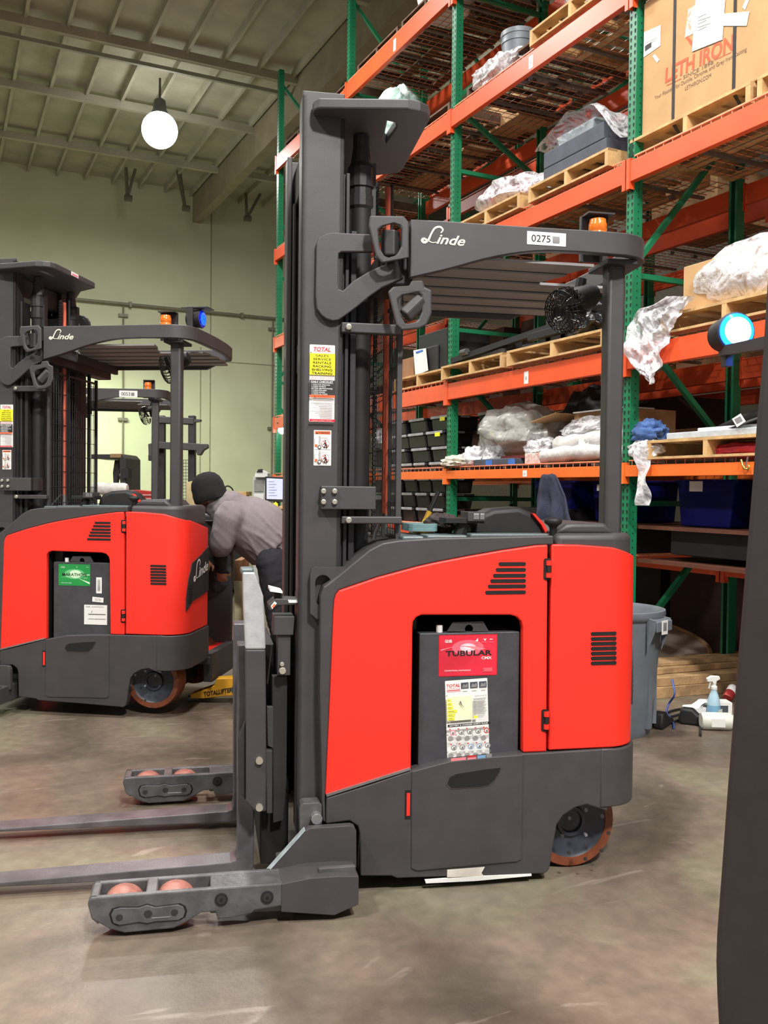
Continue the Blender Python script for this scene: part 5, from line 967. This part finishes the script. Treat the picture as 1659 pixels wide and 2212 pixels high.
# ================================================================ things on the floor at right
t = thing('trash_can', 'grey round plastic trash can standing behind the front truck', 'trash can', (3.64, 4.32, 0))
m = MB(); pr = [(.235, 0), (.245, .03), (.285, .6), (.29, .68), (.305, .69), (.315, .71), (.312, .735), (.298, .737), (.285, .71), (.24, .06), (0, .05)]
m.lathe([(r, z*1.0) for r, z in pr], GRYP, 40)
for k in range(10): a = 2*PI*k/10; m.box((.243, -.02, .05), (.268, .02, .5), GRYP, rot('Z', math.degrees(a)))
m.build('barrel', t, 0, 40)
for a in (-72, 108): m = MB(); M = rot('Z', a); m.prism([(.28, .71), (.345, .7), (.34, .64), (.285, .5)], -.085, -.075, GRYP, M); m.prism([(.28, .71), (.345, .7), (.34, .64), (.285, .5)], .075, .085, GRYP, M); m.prism([(.3, .7), (.352, .69), (.352, .63), (.343, .63), (.343, .68), (.3, .69)], -.085, .085, GRYP, M); m.build('handle', t, .006)
m = MB(); d = Vector((math.cos(math.radians(286)), math.sin(math.radians(286)), 0)); c = d*.356; u = Vector((0, 0, 1)).cross(d)
m.box((-.03, -.04, 0), (.03, .04, .003), WHT, frame((c.x, c.y, .655), u, (0, 0, 1), d)); m.box((-.018, -.02, .003), (.018, .028, .004), INKG, frame((c.x, c.y, .655), u, (0, 0, 1), d)); m.build('paper_tag', t)
g = ground(1435, 1512); ux = Vector((.995, -.1, 0)); uy = Vector((.1, .995, 0))
WM = [OLDW, PINE, mat('weathered_board', (128, 116, 100), .85, 0, .3, 8, .2, 40), OLDW, PINE, OLDW, PINE]
for k, (ox, oy, z, L, w, th, yaw) in enumerate(((-.4, .10, 0, 1.5, .14, .075, 2), (-.35, .28, 0, 1.7, .14, .075, 0), (-.3, .48, 0, 1.6, .2, .09, -2), (-.5, .16, .077, 1.35, .2, .06, 1), (-.2, .42, .092, 1.5, .14, .05, -3), (-.45, .2, .14, 1.5, .14, .04, 4), (-.6, .4, .145, 1.8, .2, .035, 3), (-.5, .3, .182, 1.6, .16, .025, 1))):
    m = MB(); m.box((0, -w/2, 0), (L, w/2, th), WM[k % 7]); o = m.build('plank', None, .003); o.location = g+ux*ox+uy*oy+Vector((0, 0, z)); o.rotation_euler = (0, 0, math.radians(-6+yaw)); tag(o, ('wooden plank right of the trash can, %s of the pile' % ('front on the floor', 'middle on the floor', 'back on the floor', 'front of the second layer', 'back of the second layer', 'front of the third layer', 'back of the third layer', 'topmost')[k]), 'plank', 'planks piled right of the trash can')
c = on(1440, 1440, (0, 6.0, 0), CF); m = MB(); m.lathe([(.0, 0), (.5, 0), (.52, .015), (.52, .04), (.5, .05), (0, .05)], mat('grey_felt', (196, 182, 164), .9, 0, .15, 6, .1), 48, Matrix.Translation((0, 0, .03)) @ rot('X', 14)); m.tube([(.5*math.cos(a*PI/20), .5*math.sin(a*PI/20), .055) for a in range(41)], .02, OLDW, 6, False, Matrix.Translation((0, 0, .03)) @ rot('X', 14)); o = m.build('round_board', None, 0, 40); o.location = (5.15, 5.7, .16); tag(o, 'round grey board leaning on the floor behind the plank pile', 'board')
def bottle_on(px, py): return ground(px, py)
p = ground(1541, 1556); t = thing('spray_bottle', 'blue spray bottle with a white trigger standing by the planks', 'spray bottle', p); m = MB(); m.lathe([(.04, 0), (.043, .01), (.043, .07), (.04, .1)], mat('blue_liquid', (128, 178, 208), .2, 0, .1), 22); m.lathe([(.04, .1), (.036, .13), (.026, .165), (.018, .185), (.018, .2)], mat('pale_blue_plastic', (176, 206, 220), .25, 0, .05), 22); m.box((-.03, -.0435, .02), (.03, -.0425, .075), WHT, rot('Z', 20)); m.build('bottle', t, 0, 40)
m = MB(); m.lathe([(.02, .195), (.02, .215), (.013, .22), (.013, .235)], WHT, 16); m.prism([(-.045, .245), (-.048, .265), (-.02, .282), (.03, .28), (.034, .262), (.012, .25), (.01, .232), (-.01, .232), (-.014, .246)], -.013, .013, WHT, rot('Z', -26)); m.prism([(-.03, .243), (-.036, .2), (-.03, .2), (-.02, .243)], -.008, .008, WHT, rot('Z', -26)); m.build('trigger', t, .003)
p = ground(1550, 1576); t = thing('bottle', 'clear white plastic bottle lying on its side in front of the spray bottle', 'bottle', p+Vector((0, 0, .052)), math.radians(-30)); m = MB(); JM = mat('milky_plastic', (226, 226, 214), .3, 0, .06, alpha=.9); m.lathe([(0, -.1), (.045, -.1), (.052, -.09), (.052, .07), (.04, .09), (.018, .1), (.018, .115), (0, .116)], JM, 24, rot('Y', 90)); m.box((-.05, -.0535, -.025), (.03, -.0515, .025), WHT); m.build('body', t, 0, 40)
p = ground(1535, 1560); p2_ = p+Vector((.05, .1, 0)); t = thing('jug', 'white jug with a dark label lying behind the spray bottle', 'jug', p2_, math.radians(-26)); m = MB(); m.prism([(-.1, .0), (.16, .0), (.16, .11), (-.02, .11), (-.07, .075), (-.13, .07), (-.13, .04)], -.05, .05, WHT, None, holes=[[(-.03, .075), (.02, .075), (.02, .095), (-.02, .095)]]); m.build('body', t, .012, 40, 3); m = MB(); m.box((.06, -.0515, .02), (.13, -.0505, .09), SLATE); m.build('label', t)
p = ground(1577, 1512); t = thing('can', 'red and white drink can tipped over by the planks', 'can', p+Vector((0, 0, .05)), math.radians(20)); m = MB(); M = rot('Y', 60); m.lathe([(0, -.06), (.03, -.06), (.034, -.05), (.034, .0)], mat('can_red', (176, 58, 58), .3, .3), 20, M); m.lathe([(.034, .0), (.034, .05), (.026, .062), (0, .062)], WHT, 20, M); m.build('body', t, 0, 40)
def cord(name, label, pts, r, m_, cat='cord'):
    m = MB(); m.tube(smoothpts(pts, 6), r, m_, 6); tag(m.build(name, None, 0, 60), label, cat)
G = lambda px, py, z=.01: ground(px, py, z)
cord('cord', 'blue cord hanging down and curling over the floor by the trash can', [G(1452, 1468, .25), G(1457, 1500, .17), G(1445, 1520, .1), G(1440, 1540, .05), G(1452, 1555), G(1456, 1572)], .007, mat('blue_cord', (64, 84, 148), .5))
cord('cable', 'black cable coiled on the floor right of the trash can', [G(1420, 1572), G(1445, 1562), G(1490, 1548), G(1500, 1538), G(1470, 1532), G(1440, 1540), G(1425, 1552), G(1450, 1548), G(1488, 1540), G(1510, 1560), G(1513, 1588)], .008, RUB)
for k, (px, py, lb) in enumerate(((1432, 1568, 'black rubber work shoe beside the trash can, left of two'), (1508, 1566, 'black rubber work shoe near the lying bottle, right of two'))):
    p = G(px, py, 0); m = MB(); m.prism(smooth2 if 0 else [(-.11, 0), (.11, 0), (.12, .03), (.06, .05), (.0, .07), (-.03, .1), (-.1, .1), (-.115, .04)], -.035, .035, RUB, rot('Z', (30, -50)[k])); o = m.build('shoe', None, .015, 40, 3); o.location = p; tag(o, lb, 'shoe')
# ================================================================ yellow toe jack, cartons and desk at left
t = thing('toe_jack', 'yellow floor jack lifting the rear of the left truck', 'jack'); D = 6.05; MF = frame(at(829.5, 1106, D), CR*D/F, nrm, -CU*D/F)
J = lambda L: [(a-829.5, b-1106) for a, b in L]
m = MB(); YJ = mat('yellow_jack_paint', (236, 172, 38), .45, 0, .08); m.prism(J([(411, 1509), (412, 1500), (463, 1482), (467, 1467), (517, 1464), (560, 1464), (560, 1500), (515, 1501), (440, 1509)]), 0, .1, YJ, MF); jb = m.build('lift_arm', t, .004)
m = MB(); m.text('TOTALLIFTER', MF @ Matrix.Translation((441-829.5, -.002, 1504-1106)) @ Matrix(((1, 0, 0, 0), (0, 0, -1, 0), (0, -1, 0, 0), (0, 0, 0, 1))) @ rot('Z', 9), 9.5, INK, 'LEFT', 62, .15, .03); m.build('lettering', jb)
m = MB(); p = MF @ Vector((511-829.5, -.01, 1487-1106)); m.tube([p, p-nrm*.03], .03, GRYM, 16); m.tube([MF @ Vector((405-829.5, .03, 1512-1106)), MF @ Vector((425-829.5, .03, 1509-1106))], .02, STL, 8); m.build('pivot', t)
for k, (a, b) in enumerate(((1210, 1255), (1255, 1360), (1360, 1462))):
    m = MB(); Dk = 6.9; MK = frame(at(829.5, 1106, Dk), CR*Dk/F, nrm, -CU*Dk/F); m.prism(J([(506, a), (522, a), (522, b), (506, b)]), 0, .35, (CARDD, mat('pale_carton', (196, 190, 150), .8), mat('pale_carton', (196, 190, 150), .8))[k], MK); tag(m.build('carton', None, .004), '%s carton behind the left truck\'s entry, %s of the column' % (('brown', 'pale', 'pale')[k], ('topmost', 'middle', 'lowest')[k]), 'carton', 'column of cartons behind the jack')
def far(name, label, cat, D, parts, grp=None):
    t = thing(name, label, cat, group=grp); MK = frame(at(829.5, 1106, D), CR*D/F, nrm, -CU*D/F)
    for pn, L, d0, d1, mt in parts: m = MB(); m.prism(J(L), d0, d1, mt, MK); m.build(pn, t, .004)
    return t, MK
R4 = lambda a, b, c, d: [(a, b), (c, b), (c, d), (a, d)]
SCR = mat('screen_glow', (176, 184, 224), .3, 0, .04, emit=.7)
t, MK = far('monitor', 'computer monitor with a pale blue screen on the desk behind the man', 'monitor', 10.5, [('bezel', [(573, 1029), (616, 1031), (616, 1085), (573, 1083)], 0, .04, RUB), ('screen', [(576, 1033), (614, 1035), (614, 1079), (576, 1078)], -.006, .0, SCR), ('stand', R4(590, 1083, 602, 1094), .03, .1, RUB)])
m = MB()
for k in range(6): m.prism(J(R4(580, 1040+k*6, 592+(k*5 % 9), 1041+k*6)), -.008, -.005, INKG, MK)
m.build('screen_text', t)
t, MK = far('desk', 'wooden desk carrying the monitor, its edge behind the man\'s back', 'desk', 10.5, [('desk_top', R4(572, 1094, 640, 1099), -.3, .5, PINE), ('side_panel', R4(578, 1099, 640, 1329), .0, .45, RUB)])
far('tape_roll', 'yellow tape roll on the desk in front of the monitor', 'tape', 10.4, [('roll', [(592, 1088), (597, 1084), (602, 1088), (602, 1094), (592, 1094)], -.1, -.05, YELV)])
far('cabinet', 'white cabinet with shelves against the back wall, left of the monitor', 'cabinet', 14, [('carcass', R4(547, 1030, 572, 1262), 0, .4, mat('white_cabinet', (205, 208, 200), .5)), ('door', R4(549, 1068, 570, 1120), -.02, 0, WHT), ('drawer', R4(549, 1036, 570, 1062), -.02, 0, mat('steel_drawer', (150, 150, 145), .4, .3))])
far('printer', 'black and white machine on top of the white cabinet', 'printer', 13.9, [('body', [(550, 1026), (555, 1016), (568, 1016), (578, 1022), (578, 1031), (550, 1031)], 0, .3, WHT), ('handle', [(554, 1020), (558, 1014), (566, 1013), (568, 1020)], -.02, .1, RUB)])
far('tool_chest', 'red tool chest against the back wall, above the left truck', 'tool chest', 14.5, [('chest', [(272, 1060), (285, 1058), (333, 1062), (333, 1256), (272, 1256)], 0, .5, mat('red_chest', (176, 40, 40), .4)), ('drawer', R4(276, 1068, 330, 1071), -.02, 0, mat('pale_pull', (200, 150, 146), .4)), ('drawer', R4(276, 1076, 330, 1079), -.02, 0, mat('pale_pull', (200, 150, 146), .4))])
far('carton', 'tan carton left of the man\'s head, behind the truck roof post', 'carton', 10.6, [('box', [(402, 1042), (421, 1038), (426, 1044), (426, 1325), (402, 1325)], 0, .3, mat('pale_tan_carton', (206, 186, 140), .8))])
far('workbench', 'low brown workbench behind the man\'s shoulder', 'workbench', 14.2, [('bench_top', R4(470, 1062, 532, 1071), 0, .6, PINE), ('side_panel', R4(474, 1071, 528, 1260), .05, .5, OLDW)])
cord('cable', 'black cable arching over the workbench behind the man', [at(482, 1058, 14), at(490, 1050, 14), at(500, 1054, 14), at(506, 1066, 14)], .012, RUB)
# ================================================================ gloves, tray and tool on the front truck's deck (truck axes)
TM = Matrix.Translation(TLOC) @ rot('Z', -15.03)
x, z = T(955, 1148, .25); m = MB(); GM = mat('brown_glove', (62, 52, 50), .9, 0, .3, 30, .3); crumple(m, TM @ Vector((x, .25, 1.3)), (.06, .07, .035), GM, .3, 3, 3)
for k in range(4): a = TM @ Vector((x+.03+.0*k, .19+.03*k, 1.30)); b_ = TM @ Vector((x+.11+.01*(k % 2), .16+.045*k, 1.29)); m.tube([a, a.lerp(b_, .55)+Vector((0, 0, .015)), b_], [.014, .013, .009], GM, 8)
tag(m.build('work_glove', None, 0, 60), 'dark brown work glove lying on the front truck\'s deck', 'glove')
x, z = T(905, 1143, .2); m = MB(); m.prism(rrect(x-.05, .14, x+.06, .3, .02), 1.272, 1.285, mat('teal_plastic', (108, 140, 142), .2, 0, .1), TM, ax='z'); m.prism(rrect(x-.05, .14, x+.06, .3, .02), 1.285, 1.3, mat('teal_plastic', (108, 140, 142), .2), TM, holes=[rrect(x-.043, .147, x+.053, .293, .016)], ax='z'); tag(m.build('parts_tray', None, .002), 'small pale teal tray on the front truck\'s deck', 'tray')
m = MB(); xa, za = T(905, 1157, .55); xb, zb2 = T(947, 1062, .55); A_, B_ = TM @ Vector((xa, .55, za)), TM @ Vector((xb, .55, zb2)); m.tube([A_, A_.lerp(B_, .35)], .012, YELV, 10); m.tube([A_.lerp(B_, .35), A_.lerp(B_, .55)], .012, mat('yellow_grip', (206, 160, 50), .5), 10); m.tube([A_.lerp(B_, .55), B_], .009, RUB, 10); tag(m.build('hand_tool', None, 0, 40), 'yellow and black long-handled tool leaning on the front truck\'s deck', 'tool')
# ================================================================ the hall
def nodes_floor():
    m = bpy.data.materials.new('polished_concrete'); m.use_nodes = True; nt = m.node_tree; N = nt.nodes; L = nt.links; b = N['Principled BSDF']; tc = N.new('ShaderNodeTexCoord')
    def nz(s, d=6, dist=0, sx=1, sy=1):
        mp = N.new('ShaderNodeMapping'); mp.inputs['Scale'].default_value = (sx, sy, 1); L.new(tc.outputs['Object'], mp.inputs[0]); n = N.new('ShaderNodeTexNoise'); n.inputs['Scale'].default_value = s; n.inputs['Detail'].default_value = d; n.inputs['Distortion'].default_value = dist; L.new(mp.outputs[0], n.inputs['Vector']); return n.outputs['Fac']
    def ramp(s, st):
        r = N.new('ShaderNodeValToRGB'); e = r.color_ramp.elements
        e[0].position, e[0].color = st[0][0], rgb(st[0][1]); e[1].position, e[1].color = st[-1][0], rgb(st[-1][1])
        for p_, c in st[1:-1]: x = e.new(p_); x.color = rgb(c)
        L.new(s, r.inputs[0]); return r.outputs[0]
    def mix(f, a, c, blend='MIX'):
        x = N.new('ShaderNodeMix'); x.data_type = 'RGBA'; x.blend_type = blend
        if isinstance(f, float): x.inputs[0].default_value = f
        else: L.new(f, x.inputs[0])
        L.new(a, x.inputs[6]); L.new(c, x.inputs[7]); return x.outputs[2]
    base = ramp(nz(.8, 7, .6), [(.3, (80, 73, 64)), (.42, (112, 102, 88)), (.5, (136, 120, 106)), (.57, (140, 134, 112)), (.66, (160, 146, 130)), (.76, (184, 176, 156))])
    fine = ramp(nz(16, 9), [(.3, (104, 104, 104)), (.7, (152, 150, 148))]); c = mix(.6, base, fine, 'OVERLAY')
    st = ramp(nz(2.6, 8, 1.2, 1, .5), [(.56, (0, 0, 0)), (.68, (255, 255, 255))]); x = N.new('ShaderNodeMath'); x.operation = 'MULTIPLY'; x.inputs[1].default_value = .5; L.new(st, x.inputs[0])
    stain = N.new('ShaderNodeRGB'); stain.outputs[0].default_value = rgb((92, 80, 70)); c = mix(x.outputs[0], c, stain.outputs[0])
    s2 = ramp(nz(3.7, 10, 2.2, .45, 1.3), [(.64, (0, 0, 0)), (.7, (255, 255, 255))]); x = N.new('ShaderNodeMath'); x.operation = 'MULTIPLY'; x.inputs[1].default_value = .17; L.new(s2, x.inputs[0])
    pale = N.new('ShaderNodeRGB'); pale.outputs[0].default_value = rgb((196, 182, 170)); c = mix(x.outputs[0], c, pale.outputs[0])
    L.new(c, b.inputs['Base Color']); r = N.new('ShaderNodeMapRange'); r.inputs[3].default_value = .2; r.inputs[4].default_value = .5; L.new(nz(1.7, 6), r.inputs[0]); L.new(r.outputs[0], b.inputs['Roughness'])
    bp = N.new('ShaderNodeBump'); bp.inputs['Strength'].default_value = .06; bp.inputs['Distance'].default_value = .02; L.new(nz(60, 6), bp.inputs['Height']); L.new(bp.outputs[0], b.inputs['Normal']); b.inputs['Specular IOR Level'].default_value = .4
    return m
YW, HC = 22.0, 8.6
m = MB(); m.box((-14, -9, -.1), (11, YW+.2, 0), nodes_floor()); struct(m, 'floor')
WALLM = mat('painted_wall', (209, 212, 178), .75, 0, .04, 1.2, .05, 60)
m = MB(); m.box((-14, YW, 0), (11, YW+.2, HC), WALLM); struct(m, 'wall_back')
m = MB(); m.box((10.8, -9, 0), (11, YW, HC), mat('far_wall', (74, 66, 54), .8)); struct(m, 'wall_right')
CEILM = mat('ceiling_wood', (176, 172, 152), .85, 0, .12, 2, .1, 30)
m = MB(); m.box((-14, -9, HC), (11, YW+.2, HC+.1), CEILM)
x = -13.5
while x < 10.8: m.box((x, -9, HC-.14), (x+.05, YW, HC), CEILM); x += .61
struct(m, 'ceiling')
n_ = 0
PUR = mat('purlin_steel', (158, 158, 142), .6, .1, .1, 3)
for y in (2.4, 4.8, 7.2, 9.6, 12.0, 14.9, 17.3, 19.8):
    n_ += 1; m = MB(); m.box((-14, y-.05, HC-.24), (10.8, y+.05, HC-.1), CEILM); struct(m, 'trim_%d' % n_)
n_ += 1; m = MB(); m.box((-14, 15.1, HC-.36), (10.8, 15.16, HC-.30), PUR); struct(m, 'trim_%d' % n_)
for x in (-6.4, -.4, 5.6): n_ += 1; m = MB(); m.box((x-.1, -9, HC-.75), (x+.1, YW, HC-.1), mat('glulam', (150, 140, 116), .7, 0, .1, 3)); struct(m, 'trim_%d' % n_)
SEAM = mat('wall_seam', (150, 148, 122), .8)
def wseam(p, q_, w=.02):
    global n_
    n_ += 1; a, b = WY(*p, YW), WY(*q_, YW); m = MB(); m.bar((a[0], YW-.004, a[1]), (b[0], YW-.004, b[1]), w, .01, SEAM, (0, 1, 0)); struct(m, 'trim_%d' % n_)
a = WY(453, 440, YW); 
for px0, y0, y1 in ((453, 430, 1100), (432, 750, 1100)): x = WY(px0, 1000, YW)[0]; za, zb_ = WY(px0, y0, YW)[1], 0; n_ += 1; m = MB(); m.box((x-.012, YW-.006, zb_), (x+.012, YW, min(za, HC)), SEAM); struct(m, 'trim_%d' % n_)
z = WY(500, 783, YW)[1]; n_ += 1; m = MB(); m.box((-14, YW-.006, z-.012), (11, YW, z+.012), SEAM); struct(m, 'trim_%d' % n_)
PIPE = mat('conduit_paint', (132, 126, 108), .5, .2, .1)
z = WY(400, 671, YW)[1]; m = MB(); m.tube([(-14, YW-.09, z), (10.5, YW-.09, z)], .035, PIPE, 10); o = m.build('pipe', None, 0, 40); m = MB(); x = WY(430, 674, YW)[0]; m.tube([(x-.05, YW-.09, z), (x+.05, YW-.09, z)], .07, PIPE, 12); m.build('coupling', o); 
for px in (280, 520): x = WY(px, 660, YW)[0]; m = MB(); m.box((x-.03, YW-.14, z-.06), (x+.03, YW-.012, z+.06), PIPE); m.build('pipe_strap', o)
tag(o, 'long painted pipe running across the back wall', 'pipe')
for px, lb, ks in ((265, 'thin vertical conduit on the back wall, above the left truck', (682, 906)), (587, 'thin vertical conduit on the back wall, beside the green rack post', (712, 926))):
    x, _ = WY(px, 800, YW); m = MB(); m.tube([(x, YW-.05, .0), (x, YW-.05, z-.05)], .02, PIPE, 8); o = m.build('conduit', None, 0, 40); tag(o, lb, 'conduit', 'vertical conduits on the back wall')
    for py in ks: zz = WY(px, py, YW)[1]; m = MB(); m.box((x-.11, YW-.08, zz-.035), (x+.11, YW-.012, zz+.035), PIPE); m.build('conduit_clamp', o)
# sway braces under the ceiling
for k, (a, b, c, lb) in enumerate((((272, 392), (275, 428), (292, 395), 'V-shaped pipe brace under the ceiling, leftmost of three'), ((388, 400), (400, 450), (383, 398), 'broad pipe brace under the ceiling, middle of three'), ((531, 445), (533, 472), (562, 447), 'V-shaped pipe brace under the ceiling, rightmost of three'))):
    A_, B_, C_ = [Vector((WY(*p, 20.6)[0], 20.6, WY(*p, 20.6)[1])) for p in (a, b, c)]; A_.z += .3; C_.z += .3; t = thing('pipe_brace', lb, 'brace', group='pipe braces under the ceiling'); DK = mat('brace_steel', (104, 98, 84), .6, .1)
    m = MB(); m.tube([A_, B_], .035, DK, 8); m.build('brace_rod', t); m = MB(); m.bar(B_, C_, .06, .06, DK); m.build('brace_arm', t); m = MB(); m.tube([B_-Vector((.06, 0, 0)), B_+Vector((.1, 0, 0))], .07, DK, 10); m.build('pipe_end', t)
# ================================================================ lamps and added lights
LAMP = mat('lamp_diffuser', (255, 255, 248), .3, 0, .01, emit=12)
def lamp(x, y, z, label, P):
    t = thing('high_bay_lamp', label, 'ceiling lamp', (x, y, z)); m = MB(); m.lathe([(.05, .5), (.1, .46), (.12, .3), (.16, .22), (.16, .2)], mat('lamp_housing', (90, 92, 90), .5, .4), 32); m.tube([(0, 0, .5), (0, 0, HC-z)], .02, GRYM, 8); m.build('housing', t, 0, 40)
    m = MB(); m.lathe([(.31*math.cos(math.radians(a)), -.05+.31*math.sin(math.radians(a))) for a in range(60, -91, -10)], LAMP, 32); m.build('diffuser', t, 0, 50)  # lens swollen to a globe to stand in for the lamp's glare
    area(x, y, z-.42, .6, P)
def area(x, y, z, s, P, col=(1, .985, .95), aim=None):
    l = bpy.data.lights.new('area_light', 'AREA'); l.shape = 'DISK'; l.size = s; l.energy = P; l.color = col; o = bpy.data.objects.new('area_light', l); COL.objects.link(o); o.location = (x, y, z)
    if aim: o.rotation_euler = (Vector(aim)-Vector((x, y, z))).to_track_quat('-Z', 'Y').to_euler()
d = ray(345, 275); t_ = (7.75-H)/d.z; p = CAM+d*t_
lamp(p.x, p.y, 7.75, 'glaring round high-bay lamp under the ceiling, upper left', 260)
d = ray(1105, 266); t_ = (7.6-H)/d.z; p = CAM+d*t_; lamp(p.x, p.y, 7.6, 'high-bay lamp glimpsed through the rack decks', 120)
for x, y, P in ((2.0, 9.5, 360), (1.8, 3.6, 420), (.8, -3.0, 1250), (-3.5, 14.0, 200), (-3.5, 7.5, 300), (-3.5, 1.5, 560), (2.6, -1.5, 260)): area(x, y, 7.6, .8, P)  # out-of-view lights; those behind the camera added to brighten truck and planks
area(2.6, 19.6, 4.4, 1.2, 230, (.86, 1, .74)); area(-.6, 19.6, 4.4, 1.2, 200, (.86, 1, .74))  # unseen greenish lights added to brighten the lower back wall
d = at(610, 929, 13.1); t = thing('lamp', 'small glaring lamp beside the far green post', 'lamp', d); m = MB(); m.lathe([(.06*math.sin(PI*k/8), -.06*math.cos(PI*k/8)) for k in range(1, 8)], mat('reflection_glow', (255, 255, 250), .3, emit=30), 16); m.build('bulb', t, 0, 60); m = MB(); m.tube([(0, .0, .05), (-.02, .03, .12), (-.06, .06, .1)], .012, GRYM, 6); m.build('lamp_arm', t)  # glowing ball on an arm, added in place of a bright reflection
W = bpy.data.worlds.new('World'); S.world = W; W.use_nodes = True; bg = W.node_tree.nodes['Background']; bg.inputs[0].default_value = (1.0, .96, .92, 1); bg.inputs[1].default_value = .36
# ================================================================ give every loose thing its own base point
for o in [o for o in S.objects if o.parent is None and o.type in ('EMPTY', 'MESH') and o.get('kind') != 'structure' and o.location.length < 1e-6]:
    if o in (t2, t3): continue
    P = [c.matrix_basis @ v.co for c in ([o] if o.type == 'MESH' else []) for v in c.data.vertices] if o.type == 'MESH' else [c.matrix_basis @ v.co for c in o.children if c.type == 'MESH' for v in c.data.vertices]
    if not P: continue
    b = Vector(((min(p.x for p in P)+max(p.x for p in P))/2, (min(p.y for p in P)+max(p.y for p in P))/2, min(p.z for p in P)))
    if o.type == 'MESH' and o.data.users == 1:
        o.data.transform(Matrix.Translation(-b)); o.location = b
        for c in o.children: c.location -= b
    elif o.type == 'EMPTY':
        o.location = b
        for c in o.children: c.location -= b
# ================================================================ camera
cd = bpy.data.cameras.new('camera'); cam = bpy.data.objects.new('camera', cd); COL.objects.link(cam); cd.sensor_fit = 'HORIZONTAL'; cd.sensor_width = 36; cd.lens = F/1659*36; cd.clip_start = .05; cd.clip_end = 100
cam.matrix_world = Matrix(((CR.x, CU.x, -CF.x, 0), (CR.y, CU.y, -CF.y, 0), (CR.z, CU.z, -CF.z, H), (0, 0, 0, 1))); S.camera = cam
S.view_settings.view_transform = 'Standard'; S.view_settings.look = 'None'; S.view_settings.exposure = 0; S.view_settings.gamma = 1
